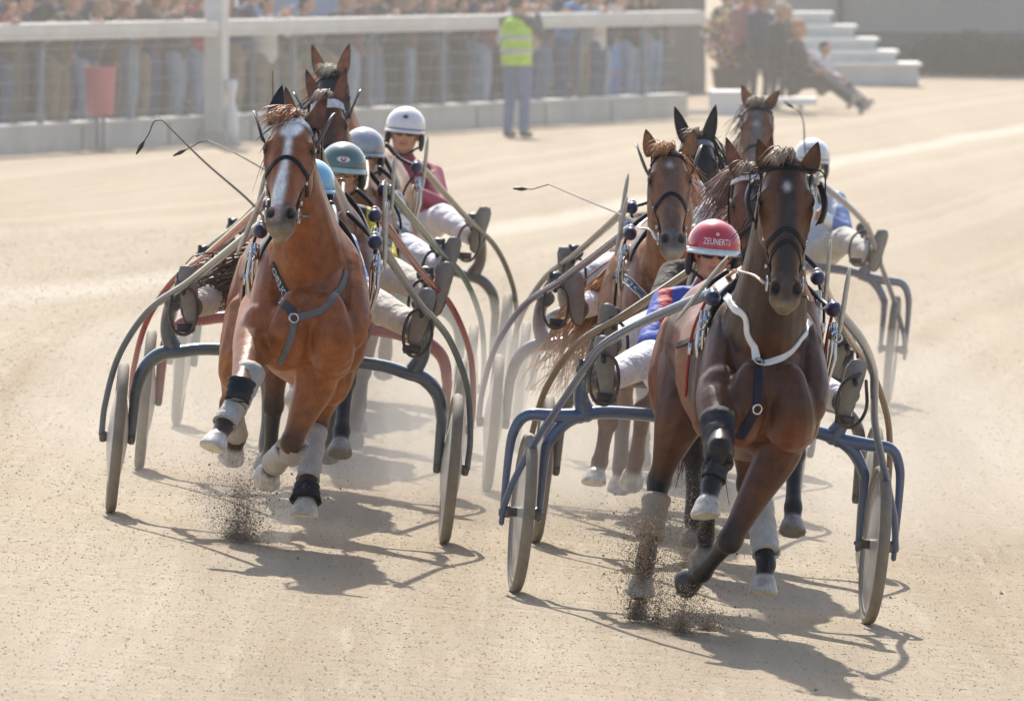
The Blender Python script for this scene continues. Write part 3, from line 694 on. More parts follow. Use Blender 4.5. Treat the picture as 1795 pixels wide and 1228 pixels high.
    for i in range(S.get('tail_n', 60)):
        p = B((r.random() - .5) * .08, .62, 1.38 - .1 * r.random()); k = r.random()
        strand(m, [p, p + V((bl * .25, .10, -.02)), p + V((bl * (.5 + .3 * k) + (r.random() - .5) * .1, .17 + .06 * r.random(), -.22 * dp_ + (r.random() - .5) * .1)), p + V((bl * (.8 + .5 * k) + (r.random() - .5) * .16, .20 + .1 * r.random(), -.46 * dp_ + (r.random() - .5) * .16)), p + V((bl * (.9 + .8 * k) + (r.random() - .5) * .24, .22, (-.62 - .2 * r.random()) * dp_))], .008, r)
    E(m, 'tail', mat('tail ' + S['label'][:18], S.get('tail_col', ct['hair']), .5, var=.35, scale=12, spec=.4))
    # bridle
    bm = S.get('bridle', LEATHER)
    def hstrap(pts, w_, name='bridle_strap', mt=None, off=.003, th=.006): fr = strap_frames(bvh, pts, off); return E(strap_mb(fr, w_, th), name, mt or bm, smooth=False), fr
    def lerp_face(ac, as_, wd=.135): return [Hp(as_ + .03, -wd * .72, -.16), Hp(as_, -wd * .85, -.075), Hp(lerp(as_, ac, .55), -wd * .55, .0), Hp(ac, 0, .04), Hp(lerp(as_, ac, .55), wd * .55, .0), Hp(as_, wd * .85, -.075), Hp(as_ + .03, wd * .72, -.16)]
    for ac, as_ in S.get('nosebands', ((.29, .345),)): hstrap(lerp_face(ac, as_), .021, 'noseband')
    m = MB()
    for s in (-1, 1):
        fr = strap_frames(bvh, [Hp(-.02, s * .08, -.09), Hp(.06, s * .11, -.085), Hp(.17, s * .125, -.085), Hp(.27, s * .105, -.08), Hp(.36, s * .085, -.075), Hp(.46, s * .07, -.062)], .003); strap_mb(fr, .022, .006, m)
    cheek = E(m, 'cheek_strap', bm)
    hstrap([Hp(.03, -.105, -.10), Hp(.03, -.075, -.02), Hp(.025, 0, .04), Hp(.03, .075, -.02), Hp(.03, .105, -.10)], S.get('brow_w', .022), 'browband', S.get('brow', bm), .006, .009)
    hstrap([Hp(.0, -.10, -.12), Hp(-.05, -.045, -.09), Hp(-.06, 0, -.09), Hp(-.05, .045, -.09), Hp(.0, .10, -.12)], .024, 'crown_strap')
    hstrap([Hp(.02, -.10, -.13), Hp(.16, -.10, -.2), Hp(.22, 0, -.27), Hp(.16, .10, -.2), Hp(.02, .10, -.13)], .014, 'throat_strap')
    for s in (-1, 1):
        m = MB(); c = Hp(.492, s * .069, -.058); m.tube([c + (a * math.cos(k) + Vv * math.sin(k)) * .030 * hs for k in [2 * math.pi * j / 16 for j in range(16)]], .0045, 6, loop=True)
        m.tube([c, Hp(.492, s * .05, -.055)], .006, 6); E(m, 'bit_ring', CHROME)
        for q in (.13, .31, .42):
            m = MB(); m.box(Hp(q, s * (.118 - .11 * q), -.073 + .02 * q), .014, .016, .022, rot=rotH); E(m, 'buckle', CHROME, cheek)
    bk = S.get('blinker')
    if bk:
        for s in (-1, 1):
            m = MB(); rs = []
            if bk == 'cup':       # square open cups beside the eyes
                for t in range(7):
                    k = t / 6; aa = .085 + .16 * k; o = .128 + .020 * math.sin(math.pi * k); hgt = .036 * math.sin(math.pi * (.18 + .72 * k)) ** .5
                    cc = Hp(aa, s * o, -.035); rs.append([cc + U_ * s * .008 + Vv * hgt, cc + U_ * s * .020, cc + U_ * s * .004 - Vv * hgt, cc - U_ * s * .006 - Vv * hgt, cc + U_ * s * .010, cc - U_ * s * .002 + Vv * hgt])
                m.rings(rs); bo = E(m, 'blinker', LEATHER)
                m = MB(); m.tube([Hp(.035, s * .085, .0), Hp(.045, s * .13, .012), Hp(.065, s * .148, .01), Hp(.12, s * .150, .0), Hp(.20, s * .146, -.02)], .0035, 6); m.tube([Hp(.2, s * .146, -.02), Hp(.25, s * .12, -.05)], .0035, 6); E(m, 'wire', LEATHER, bo)
            else:                 # upright blade beside the brow
                for t in range(8):
                    k = t / 7; aa = .115 - .175 * k; wd = .034 * math.sin(math.pi * (.15 + .8 * k)) ** .7; o = .112 + .05 * k * bk[1]
                    cc = Hp(aa, s * o, -.045 - .01 * k); rs.append([cc + Vv * wd + U_ * s * .012, cc + U_ * s * .0, cc - Vv * wd, cc - Vv * wd - U_ * s * .006, cc - U_ * s * .008, cc + Vv * wd + U_ * s * .004])
                m.rings(rs); E(m, 'blinker', mat('blinker leather', bk[2], .35, dust=.2))
    # saddle, girth, collar
    def around(f, a0, a1, z0=1.16, tilt=0.):
        c = B(0, f, z0); out = []
        for i in range(25):
            an = lerp(a0, a1, i / 24); d = V((math.cos(an), 0, math.sin(an))); hit = bvh.ray_cast(c + d * .02, d)
            d2 = hit[0] if hit[0] else c + d * .27
            out.append(V((d2.x, d2.y + tilt * (1 - math.sin(an)), d2.z)))
        return out
    sf = S.get('saddle_f', 1.93); gm = S.get('girth', LEATHER)
    fr = strap_frames(bvh, around(sf, R(-50), R(230)), .006); g = E(strap_mb(fr, .115, .014), 'girth', gm)
    fr = strap_frames(bvh, around(sf - .02, R(30), R(150)), .016); sd_ = E(strap_mb(fr, .16, .02), 'saddle', gm)
    m = MB()
    for x in (-.07, .07):
        c = B(x, sf, 1.585); m.tube([c + V((math.cos(k), 0, math.sin(k))) * .019 for k in [2 * math.pi * j / 14 for j in range(14)]], .005, 6, loop=True); m.tube([c - V((0, 0, .028)), c - V((0, 0, .06))], .01, 6)
    E(m, 'terret', mat('dark steel', (.12, .12, .13), .3, .8), sd_)
    for s in (-1, 1):
        fr = strap_frames(bvh, [B(s * .27, sf + .02, 1.30), B(s * .30, 1.7, 1.24), B(s * .30, 1.45, 1.21)], .006); E(strap_mb(fr, .028, .008), 'trace', LEATHER, smooth=False)
        q = [B(s * .15, sf, 1.56), B(s * .235, sf + .06, 1.49), P(s * .262, 2.05, 1.45)]; m = MB(); m.tube([V(p) for p in cr([tuple(p) for p in q], 5)], .013, 6, rb=.005); E(m, 'shaft_strap', LEATHER)
        q = [P(s * .27, 2.04, 1.44), B(s * .285, 2.02, 1.30), B(s * .29, 2.0, 1.15), B(s * .285, 1.98, 1.02)]; m = MB(); m.tube([V(p) for p in cr([tuple(p) for p in q], 5)], .007, 6); E(m, 'tie_cord', S.get('cord', LEATHER))
        m = MB(); m.box(B(s * .288, 2.015, 1.22), .022, .014, .05); E(m, 'clip', CHROME)
    fr = strap_frames(bvh, [B(0, sf - .05, 1.6), B(0, 1.5, 1.52), B(0, 1.0, 1.58), B(0, .7, 1.48)], .004); E(strap_mb(fr, .03, .007), 'crupper_strap', S.get('crupper', TAN_STRAP))
    def hit(px, py):
        o, d = u.ray(px, py); h_ = bvh.ray_cast(o, d); return h_[0] if h_[0] else None
    for nm, pts, w_, mt in S.get('collar', ()):
        q = [hit(*p) for p in pts]; q = [p for p in q if p is not None and (not S.get('collar_minf') or -p.y > S['collar_minf'])]
        if len(q) < 2: continue
        fr = strap_frames(bvh, q, .005); so_ = E(strap_mb(fr, w_, .008), 'breast_collar', mt, smooth=False)
        if nm:
            tx, s0, s1, hgt, flip, tcol = nm
            if tx: E(text_on_strap(fr, tx, s0, s1, hgt, flip), 'lettering', tcol, so_)
            if len(nm) and S.get('edged'):
                for sg in (-1, 1):
                    f2 = [(p + b * sg * w_ * .46 + n_ * .002, t, b, n_) for p, t, b, n_ in fr]; E(strap_mb(f2, .005, .009), 'edging', WHITE_STRAP, so_)
    for px, py in S.get('rings', ()):
        h_ = hit(px, py)
        if h_ is None: continue
        m = MB(); nn = bvh.find_nearest(h_)[1]; t1 = nn.orthogonal().normalized(); t2 = nn.cross(t1); c = h_ + nn * .012
        m.tube([c + (t1 * math.cos(k) + t2 * math.sin(k)) * .02 for k in [2 * math.pi * j / 16 for j in range(16)]], .005, 6, loop=True); E(m, 'collar_ring', CHROME)
    if not S.get('collar'):
        fr = strap_frames(bvh, [B(-.24, 2.0, 1.25), B(-.20, 2.35, 1.12), B(0, 2.6, 1.0), B(.20, 2.35, 1.12), B(.24, 2.0, 1.25)], .005); E(strap_mb(fr, .035, .008), 'breast_collar', gm)
    # reins from the bit over the terrets to the driver's hands
    for s in (-1, 1):
        rp = S.get('rein', {}).get(s)
        b0 = Hp(.492, s * .078, -.06)
        pts = [b0] + (rp or [lerp(b0, B(s * .14, 2.25, 1.5), .5) + V((s * .03, 0, -.04))]) + [B(s * .08, sf, 1.588), P(s * .10, .9, 1.47), P(s * .10, .08, 1.24)]
        q = [V(p) for p in cr([tuple(p) for p in pts], 6)]; m = MB(); rs = []
        m.tube(q, .010, 8, rb=.005); E(m, 'rein', S.get('reinmat', TAN_STRAP))
    m = MB(); q = [Hp(-.05, 0, -.06), neck[4][0] + V((0, .14, .14)), B(0, sf, 1.60)]; m.tube([V(p) for p in cr([tuple(x) for x in q], 6)], .006, 6); E(m, 'check_rein', LEATHER)
    # leg wraps
    for i, (p0, p1, r0, r1, mt, nm) in enumerate(S.get('boots', ())):
        m = MB(); ax = (p1 - p0).normalized(); n_ = 9
        pts = [p0.lerp(p1, t / n_) for t in range(n_ + 1)]; rr = [lerp(r0, r1, t / n_) * (1 + .05 * math.sin(t * 2.1) + (.05 if t in (0, n_) else 0)) for t in range(n_ + 1)]
        m.tube([p0] + pts + [p1], [r0 * .8] + rr + [r1 * .8], 14, dome=False); E(m, nm, mt)
    return root, Hp, bvh

def std_legs(B, ph):
    """four legs of a trot, ph 0 or 1 says which diagonal reaches forward"""
    o = {}
    for key in ('fl', 'fr', 'hl', 'hr'):
        s = -1 if key[1] == 'l' else 1; fore = key[0] == 'f'; reach = (s < 0) == (ph == 0); reach = reach if fore else not reach
        if fore: j = [B(s * .17, 2.50, .66), B(s * .17, 2.72, .42), B(s * .17, 2.80, .31)] if reach else [B(s * .16, 2.14, .49), B(s * .15, 1.95, .22), B(s * .15, 1.99, .09)]
        else: j = [B(s * .17, 1.02, .55), B(s * .16, 1.26, .25), B(s * .16, 1.35, .13)] if reach else [B(s * .17, .66, .56), B(s * .16, .46, .30), B(s * .16, .43, .17)]
        n = V((0, -.45, -.9)) if (fore and reach) else V((0, .25, -1)) if reach else V((0, .55, -.8))
        o[key] = dict(j=j, n=n)
    return o

# ---------------------------------------------------------------- drivers
def head_shape(mb, c, k=1.0):
    """a man's head facing forward (f), c = centre between the ears"""
    x, f, h = c.x, -c.y, c.z
    Q = lambda dx, df, dh: P(x + dx * k, f + df * k, h + dh * k)
    mb.ell(Q(0, -.01, .045), .075 * k, .093 * k, .085 * k); mb.ell(Q(0, .035, -.02), .062 * k, .06 * k, .085 * k)
    mb.tube([Q(-.055, .0, -.045), Q(-.045, .045, -.085), Q(0, .072, -.10), Q(.045, .045, -.085), Q(.055, .0, -.045)], [.02 * k, .02 * k, .022 * k, .02 * k, .02 * k], 10)
    mb.ell(Q(0, .045, -.06), .042 * k, .045 * k, .04 * k)
    mb.tube([Q(0, .088, .015), Q(0, .102, -.01), Q(0, .112, -.028)], [.010 * k, .012 * k, .016 * k], 8)
    for s in (-1, 1):
        mb.ell(Q(s * .014, .096, -.03), .011 * k, .012 * k, .009 * k); mb.tube([Q(s * .012, .09, .026), Q(s * .035, .086, .03), Q(s * .055, .066, .024)], .010 * k, 8)
        mb.ell(Q(s * .077, -.005, -.005), .010 * k, .02 * k, .032 * k); mb.ell(Q(s * .042, .055, -.025), .024 * k, .024 * k, .024 * k)
    mb.tube([Q(-.024, .088, -.058), Q(0, .098, -.055), Q(.024, .088, -.058)], .0075 * k, 8); mb.tube([Q(-.02, .087, -.068), Q(0, .096, -.070), Q(.02, .087, -.068)], .0085 * k, 8)
def hand_shape(mb, w_, d, up, s, k=1.0):
    """closed hand: palm from wrist w_ along d, four bent fingers of unequal length and a thumb from the side of the palm"""
    d = d.normalized(); up = (up - d * up.dot(d)).normalized(); sd = d.cross(up)
    mb.tube([w_, w_ + d * .035 * k, w_ + d * .085 * k], [.026 * k, .036 * k, .038 * k], 10, side=up, rb=[.02 * k, .02 * k, .017 * k])
    for i, ln in enumerate((.070, .080, .074, .058)):
        o = w_ + d * .085 * k + up * (.027 - .018 * i) * k; c = sd * s
        mb.tube([o, o + d * ln * .42 * k, o + d * ln * .52 * k + c * ln * .38 * k, o + d * ln * .18 * k + c * ln * .55 * k], [.0095 * k, .009 * k, .0085 * k, .0075 * k], 8)
    o = w_ + d * .03 * k + up * .03 * k; mb.tube([o, o + d * .03 * k + up * .018 * k + sd * s * .01 * k, o + d * .06 * k + up * .012 * k + sd * s * .03 * k], [.012 * k, .011 * k, .009 * k], 8)
HEADC = P(0, -.53, 1.555)
def color_skin(me, tests):
    at_ = me.color_attributes.new('Col', 'FLOAT_COLOR', 'POINT'); d = []
    for v in me.vertices:
        c = (.52, .27, .17)
        for t, c2 in tests:
            if t(v.co): c = c2
        d += [*c, 1.0]
    at_.data.foreach_set('color', d)
def driver_meshes():
    D = {}
    S_ = lambda s: P(s * .185, -.575, 1.31); E_ = lambda s: P(s * .27, -.28, 1.13); W_ = lambda s: P(s * .115, .0, 1.22)
    hip = lambda s: P(s * .10, -.38, .93); kn = lambda s: P(s * .30, .10, 1.09); an = lambda s: P(s * .52, .53, 1.0)
    b = MB()
    b.tube([P(0, -.38, .92), P(0, -.47, 1.05), P(0, -.55, 1.2), P(0, -.575, 1.31)], [.14, .13, .15, .14], 14, side=(1, 0, 0), rb=[.10, .10, .10, .08])
    b.tube([P(0, -.57, 1.33), P(0, -.555, 1.41), P(0, -.54, 1.50)], [.065, .055, .055], 12); head_shape(b, HEADC)
    for s in (-1, 1):
        b.tube([P(s * .08, -.575, 1.33), S_(s), E_(s), W_(s)], [.055, .048, .04, .03], 10); hand_shape(b, W_(s), P(-s * .15, 1, .05) - P(0, 0, 0), P(0, .1, 1), -s)
        b.tube([hip(s), kn(s), an(s)], [.085, .055, .038], 10)
        b.tube([an(s), P(s * .528, .56, .985), P(s * .54, .565, 1.05)], [.034, .03, .022], 8)
    me = remesh(b, .0085, 3); h = HEADC
    color_skin(me, [(lambda p: abs(p.x - h.x) < .026 and -.075 < p.z - h.z < -.052 and p.y < h.y - .085, (.40, .14, .11)), (lambda p: p.y > h.y + .0 and p.z > h.z - .02, (.05, .03, .02))])
    D['body'] = me
    j = MB()
    j.tube([P(0, -.37, .93), P(0, -.44, 1.02), P(0, -.53, 1.17), P(0, -.57, 1.29), P(0, -.575, 1.36), P(0, -.565, 1.405)], [.165, .165, .185, .175, .11, .075], 18, side=(1, 0, 0), rb=[.13, .13, .135, .115, .09, .075])
    for s in (-1, 1): j.tube([P(s * .10, -.57, 1.32), S_(s), E_(s).lerp(S_(s), .4), E_(s), W_(s).lerp(E_(s), .5), W_(s)], [.085, .078, .066, .062, .056, .04], 12)
    D['jacket'] = remesh(j, .013, 4)
    t = MB()
    t.tube([P(0, -.28, .93), P(0, -.40, .92), P(0, -.46, .98)], [.14, .155, .15], 14, side=(1, 0, 0), rb=[.10, .115, .11])
    for s in (-1, 1): t.tube([hip(s), hip(s).lerp(kn(s), .5), kn(s), kn(s).lerp(an(s), .35), an(s).lerp(kn(s), .1), an(s)], [.118, .10, .084, .078, .064, .056], 14)
    D['trousers'] = remesh(t, .013, 3)
    bt = []
    for s in (-1, 1):
        m = MB(); A0 = an(s); m.tube([A0.lerp(kn(s), .22), A0, P(s * .528, .575, .985)], [.055, .055, .05], 12)
        m.tube([P(s * .522, .565, .935), P(s * .528, .575, .98), P(s * .54, .59, 1.06), P(s * .555, .60, 1.13), P(s * .56, .60, 1.17)], [.036, .04, .044, .045, .034], 14, side=(1, 0, 0), rb=[.03, .036, .032, .026, .02])
        me = remesh(m, .009, 3); so_ = MB(); rs = []
        for q in range(9):
            k = q / 8; c = P(s * lerp(.520, .562, k), lerp(.602, .628, k), lerp(.92, 1.185, k)); hw = (.033 + .012 * math.sin(math.pi * (k - .25))) * (1 if .05 < k < .95 else .75)
            rs.append([c + V((hw, 0, 0)), c + V((hw, -.012, 0)), c + V((0, -.014, 0)), c + V((-hw, -.012, 0)), c + V((-hw, 0, 0))])
        so_.rings(rs); bt.append((me, so_))
    D['boot'] = bt
    return D
DRV = None
def helmet_parts(Hc_):
    """shell, band, brim, pads, strap as MBs, around centre Hc_ (in unit-local)"""
    sh = MB(); rs = []
    for i in range(13):
        th = math.pi * .5 * i / 12.0; rr = math.cos(th); zz = math.sin(th)
        rs.append([Hc_ + V((math.cos(a) * .119 * rr, -math.sin(a) * .140 * rr - .0, .118 * zz)) for a in [2 * math.pi * k / 40 for k in range(40)]])
    low = [Hc_ + V((math.cos(a) * .121, -math.sin(a) * .142, -.035 - .055 * sm(.35, -.3, math.sin(a)) )) for a in [2 * math.pi * k / 40 for k in range(40)]]
    inn = [p * 1 + (Hc_ - p) * .08 for p in low]
    sh.rings([inn, low] + rs, cap=False)
    br = MB(); rs = []
    for k in range(21):
        a = lerp(R(18), R(162), k / 20); o = .012 + .022 * math.sin(math.pi * k / 20) ** .6
        d = V((math.cos(a), -math.sin(a), 0)); e = Hc_ + V((math.cos(a) * .119, -math.sin(a) * .140, -.030))
        rs.append([e - d * .004 + V((0, 0, .010)), e + d * o * .6 + V((0, 0, .006)), e + d * o + V((0, 0, -.008)), e + d * o * .5 + V((0, 0, -.010)), e - d * .004 + V((0, 0, -.006))])
    br.rings(rs)
    pd = MB()
    for s in (-1, 1):
        c = Hc_ + V((s * .103, .012, -.085)); pd.ell(c, .018, .055, .062)
        pd.tube([c + V((0, -.03, -.03)), Hc_ + V((s * .075, -.055, -.13)), Hc_ + V((s * .03, -.075, -.165)), Hc_ + V((0, -.08, -.172))], .007, 8)
    return sh, br, pd
def goggles(c):
    g = MB()
    for s in (-1, 1):
        rs = []
        for k in range(7):
            a = k / 6; x = s * (.008 + .052 * a); y = -(.108 - .028 * a ** 2); hh = .019 * math.sin(math.pi * (.2 + .65 * a)) ** .6
            rs.append([c + V((x, y, hh)), c + V((x, y - .004, 0)), c + V((x, y, -hh)), c + V((x, y + .004, 0))])
        g.rings(rs); g.tube([c + V((s * .058, -.082, .004)), c + V((s * .08, -.02, .008))], .003, 6)
    g.tube([c + V((-.01, -.109, .006)), c + V((.01, -.109, .006))], .003, 6); return g
def build_driver(u, label, jacket, trousers, helmet, band=None, brim=None, text=None, lens=None, shift=(0, 0, 0), emblem=None, whip=None, yaw=0., lean=0.):
    global DRV
    if DRV is None: DRV = driver_meshes()
    sh = Matrix.Translation(V(shift)); piv = P(0, -.38, .9)
    M = u.M @ sh @ Matrix.Translation(piv) @ Matrix.Rotation(R(lean), 4, 'Y') @ Matrix.Translation(-piv)
    root = thing('person', label, 'person', M @ Matrix.Translation(piv), 'sulky drivers')
    X = Matrix.Translation(-piv)
    def own(me, name, mt, par=root):
        m2 = me.copy(); m2.transform(X); m2.polygons.foreach_set('use_smooth', [True] * len(m2.polygons)); return link_mesh(m2, name, par, mt)
    own(DRV['body'], 'body', SKIN); own(DRV['jacket'], 'jacket', jacket); own(DRV['trousers'], 'trousers', trousers)
    for me, so_ in DRV['boot']:
        b = own(me, 'boot', mat('black riding boot', (.02, .02, .022), .5, dust=.45)); emit(so_, 'sole', mat('grey boot sole', (.30, .285, .26), .8, dust=.35), b, M)
    Hh = P(0, -.545, 1.592); s_, br, pd = helmet_parts(Hh)
    h = emit(s_, 'helmet', helmet, root, M); emit(br, 'brim', brim or helmet, h, M); emit(pd, 'chin_strap', mat('dark helmet lining', (.02, .02, .025), .7), h, M)
    def wrap(v, f, wd, z0, name, mt, off=.003):
        x0, x1 = min(p[0] for p in v), max(p[0] for p in v); sc = wd / (x1 - x0); ym = (min(p[1] for p in v) + max(p[1] for p in v)) / 2; xm = (x0 + x1) / 2; o = []
        for p in v:
            el = math.asin(min(.98, (z0 + (p[1] - ym) * sc) / .118)); a = R(90) - (p[0] - xm) * sc / (.13 * math.cos(el)); k = 1 + off / .12
            o.append(Hh + V((math.cos(a) * .119 * math.cos(el) * k, -math.sin(a) * .140 * math.cos(el) * k, .118 * math.sin(el) * k)))
        m = MB(); m.add(o, f); emit(m, name, mt, h, M)
    if text: tv, tf = text_mesh(text); wrap([(p[0], p[1] * 1.35, 0) for p in tv], tf, .135, .020, 'lettering', mat('white print', (.85, .85, .85), .5, var=.02))
    if emblem:
        for (z, wd, hgt, c) in emblem:
            n_ = 14; v = [(wd / 2 * math.cos(2 * math.pi * k / n_), hgt / 2 * math.sin(2 * math.pi * k / n_)) for k in range(n_)]
            v = [(x, y) for x, y in v] + [(0, 0)]; f = [[k, (k + 1) % n_, n_] for k in range(n_)]
            wrap([(x, y, 0) for x, y in v], f, wd, z, 'emblem', mat('print', c, .5, var=.02), .0035)
    if band:
        m = MB(); rs = []
        for k in range(41):
            a = 2 * math.pi * k / 41
            rs.append([Hh + V((math.cos(a) * .119 * q, -math.sin(a) * .14 * q, z)) for q, z in ((1.012, -.012), (1.022, -.02), (1.03, -.032), (1.02, -.034))])
        m.rings(rs, loop=True, cap=False); emit(m, 'band', band, h, M)
    emit(goggles(HEADC + V((0, 0, -.002))), 'glasses', lens or GOG, root, M)
    m = MB()
    for s in (-1, 1): m.ell(HEADC + V((s * .032, -.078, .006)), .012, .012, .010, 10, 8)
    emit(m, 'eye', mat('eye white', (.5, .46, .42), .2), root, M)
    return root
def build_whip(u, label, pts, col, lash=None, r0=.006):
    """pts: (px, py, f) from the hand outwards"""
    q = [u.K(*p) if len(p) == 3 else V(p[0]) for p in pts]; b = [V(p) for p in cr([tuple(p) for p in q], 8)]; n_ = len(b)
    root = thing('driving_whip', label, 'whip', u.M @ Matrix.Translation(b[0]), 'driving whips')
    m = MB(); m.tube(b, [r0 * (1.2 - .75 * i / n_) for i in range(n_)], 8); emit(m, 'shaft', mat('whip rod', col, .45, var=.05), root, u.M)
    m = MB(); m.tube([b[0] - (b[1] - b[0]).normalized() * .1, b[0] + (b[1] - b[0]).normalized() * .1], .011, 8); emit(m, 'handle', GRIP, root, u.M)
    if lash:
        l = [b[-1]] + [u.K(*p) for p in lash]; m = MB(); lp = [V(p) for p in cr([tuple(p) for p in l], 6)]; m.tube(lp, .0028, 6)
        d = (lp[-1] - lp[-2]).normalized(); m.tube([lp[-1], lp[-1] + d * .03, lp[-1] + d * .07], [.004, .011, .004], 8); emit(m, 'lash', mat('dark whip lash', (.04, .03, .03), .6), root, u.M)

# ---------------------------------------------------------------- the field
U1 = Unit(.793, 50.0, 4.6)         # front right
U2 = Unit(-1.103, 53.1, 2.4)       # front left
U3 = Unit(.893, 54.0, 3.0)         # behind the front right
U4 = Unit(-1.10, 57.1, 1.0)        # red sulky
U5 = Unit(.652, 58.2, 1.4)         # violet sulky
U6 = Unit(-1.055, 61.9, -.5)       # green sulky
U7 = Unit(.80, 63.0, -1.0)         # dark horse far right
U8 = Unit(-.87, 67.3, -2.0)        # bronze sulky, last on the left
U9 = Unit(1.66, 73.8, -4.5)        # blue shirt, last on the right

def n_(*a): return V(a[0:1] + (-a[1], a[2]))

# --- front right: dark bay
K = U1.K
bay_dark = dict(body=(.078, .028, .014), top=.6, neck=(.040, .021, .017), under=(.18, .056, .023), barrel=(.21, .074, .030), upleg=(.095, .034, .017), points=(.014, .012, .012), head=(.135, .055, .024), mid=(.028, .022, .024), muzzle=(.085, .058, .045), lip=(.22, .18, .13), hoof=(.50, .46, .40), mark='star', hair=(.035, .022, .018), forelock=(.45, .36, .28), earin=(.13, .06, .035))
legs1 = dict(
    fl=dict(e0=K(1278, 640, 2.10), e=K(1260, 702, 2.44), j=[K(1262, 784, 2.80), K(1248, 848, 2.88), K(1236, 906, 2.97)], n=n_(.10, .30, -1)),
    fr=dict(e0=K(1378, 715, 2.25), e=K(1366, 790, 2.22), j=[K(1281, 945, 2.22), K(1232, 1003, 2.02), K(1202, 1024, 1.90)], n=n_(-.55, -.75, -.25), hk='darkhoof'),
    hl=dict(hip=K(1218, 640, .98), st=K(1196, 720, 1.12), j=[K(1156, 842, 1.0), K(1132, 985, 1.20), K(1122, 1046, 1.28)], n=n_(0, 0, -1)),
    hr=dict(hip=K(1300, 660, 1.0), st=K(1318, 740, 1.2), j=[K(1312, 850, 1.15), K(1343, 985, 1.42), K(1338, 1042, 1.50)], n=n_(.05, .2, -1)))
b1 = [(K(1331, 885, 1.24), K(1344, 972, 1.40), .064, .060, BOOTW, 'leg_wrap'), (K(1151, 872, 1.05), K(1139, 945, 1.14), .062, .058, mat('sandy leg wrap', (.33, .285, .23), .8, dust=.8, bump=.4, bscale=40), 'leg_wrap'),
      (K(1258, 735, 2.62), K(1261, 812, 2.83), .077, .060, BOOTB, 'knee_boot'), (K(1257, 822, 2.845), K(1251, 840, 2.87), .046, .052, BOOTB, 'leg_boot')]
build_horse(U1, dict(label='dark bay horse with small white star, leading on the right of the photo', cx=(-.06, -.018), poll=K(1381, 279, 2.84), nose=K(1378, 531, 3.02), uhint=K(1434, 371, 2.9) - K(1338, 370, 2.9), coat=bay_dark, legs=legs1, boots=b1, voxel=.0095, sm=6, seed=3, hscale=1.06,
    ears=(dict(base=K(1346, 297, 2.78), tip=K(1329, 243, 2.80)), dict(base=K(1416, 298, 2.78), tip=K(1434, 248, 2.80))), nosebands=((.285, .37), (.335, .42)), blinker='cup', saddle_f=1.9,
    mane_side=-1, mane_n=70, mane_len=.16, forelock=40,
    collar=(((), [(1262, 502), (1288, 540), (1312, 590), (1328, 634)], .034, WHITE_STRAP), ((), [(1332, 637), (1365, 630), (1392, 610), (1408, 588), (1420, 562)], .028, WHITE_STRAP), ((), [(1329, 640), (1328, 680), (1325, 716)], .036, LEATHER_BLUE), ((), [(1324, 718), (1310, 745), (1292, 772)], .045, LEATHER_BLUE)),
    rings=((1330, 637), (1326, 716)), rein={-1: [K(1322, 482, 2.75), K(1296, 474, 2.45)]}, reinmat=PINK_STRAP, cord=RED_CORD, girth=mat('navy girth', (.008, .010, .02), .5, dust=.1)))
build_sulky(U1, 'double', (.075, .115, .21), 'steel blue sulky with double wheel forks, nearest on the right', slant=(1.0, .1), metal=.1)
def silks(n): return n
build_driver(U1, 'driver in red helmet and sunglasses behind the dark bay leader', stripes('blue red silks', (.06, .10, .42), (.45, .03, .05), 6.0, 0, .62), cloth('white trousers', (.75, .75, .78)), mat('red helmet shell', (.55, .03, .05), .25, coat=.8, var=.04), brim=mat('silver brim', (.72, .78, .76), .25, .1), text='ZEUNERTS', emblem=[(.052, .018, .016, (.75, .6, .4))], band=mat('white helmet trim', (.75, .75, .75), .3))
# --- front left: bay with blaze
K = U2.K
bay = dict(body=(.275, .084, .024), top=.8, neck=(.255, .074, .020), under=(.32, .105, .026), upleg=(.32, .11, .032), points=(.05, .03, .022), head=(.26, .085, .026), muzzle=(.11, .075, .06), lip=(.30, .25, .18), hoof=(.60, .55, .48), mark='blaze', hair=(.06, .025, .015), forelock=(.42, .20, .10), earin=(.22, .09, .05))
legs2 = dict(
    fl=dict(e0=K(462, 545, 2.10), e=K(446, 600, 2.42), j=[K(421, 680, 2.86), K(393, 745, 2.98), K(371, 786, 3.08)], n=n_(-.25, .35, -1)),
    fr=dict(e0=K(556, 620, 2.22), e=K(552, 672, 2.22), j=[K(512, 772, 2.28), K(478, 808, 2.05), K(466, 838, 1.97)], n=n_(-.35, -.9, -.35)),
    hl=dict(hip=K(452, 560, 1.0), st=K(428, 630, 1.1), j=[K(404, 708, .85), K(416, 765, .62), K(404, 806, .56)], n=n_(-.1, -.5, -.8)),
    hr=dict(hip=K(566, 590, 1.0), st=K(574, 660, 1.2), j=[K(556, 742, 1.15), K(538, 850, 1.4), K(533, 905, 1.48)], n=n_(0, .2, -1)))
b2 = [(K(438, 652, 2.72), K(412, 716, 2.92), 0.0684, 0.0522, BOOTW, 'knee_boot'), (K(410, 712, 2.915), K(393, 744, 2.98), 0.0486, 0.0558, BOOTW, 'leg_wrap'), (K(424, 668, 2.90), K(415, 702, 2.935), .062, .055, BOOTB, 'knee_pad'),
      (K(519, 778, 2.28), K(506, 800, 2.22), 0.0630, 0.0558, BOOTW, 'knee_boot'), (K(503, 785, 2.24), K(480, 812, 2.06), 0.0522, 0.0576, BOOTW, 'leg_wrap'), (K(552, 755, 1.18), K(539, 842, 1.39), 0.0558, 0.0540, BOOTW, 'leg_wrap'), (K(404, 716, .84), K(415, 762, .63), 0.0540, 0.0504, BOOTW, 'leg_wrap'),
      (K(538, 850, 1.40), K(535, 878, 1.44), .056, .072, BOOTB, 'bell_boot')]
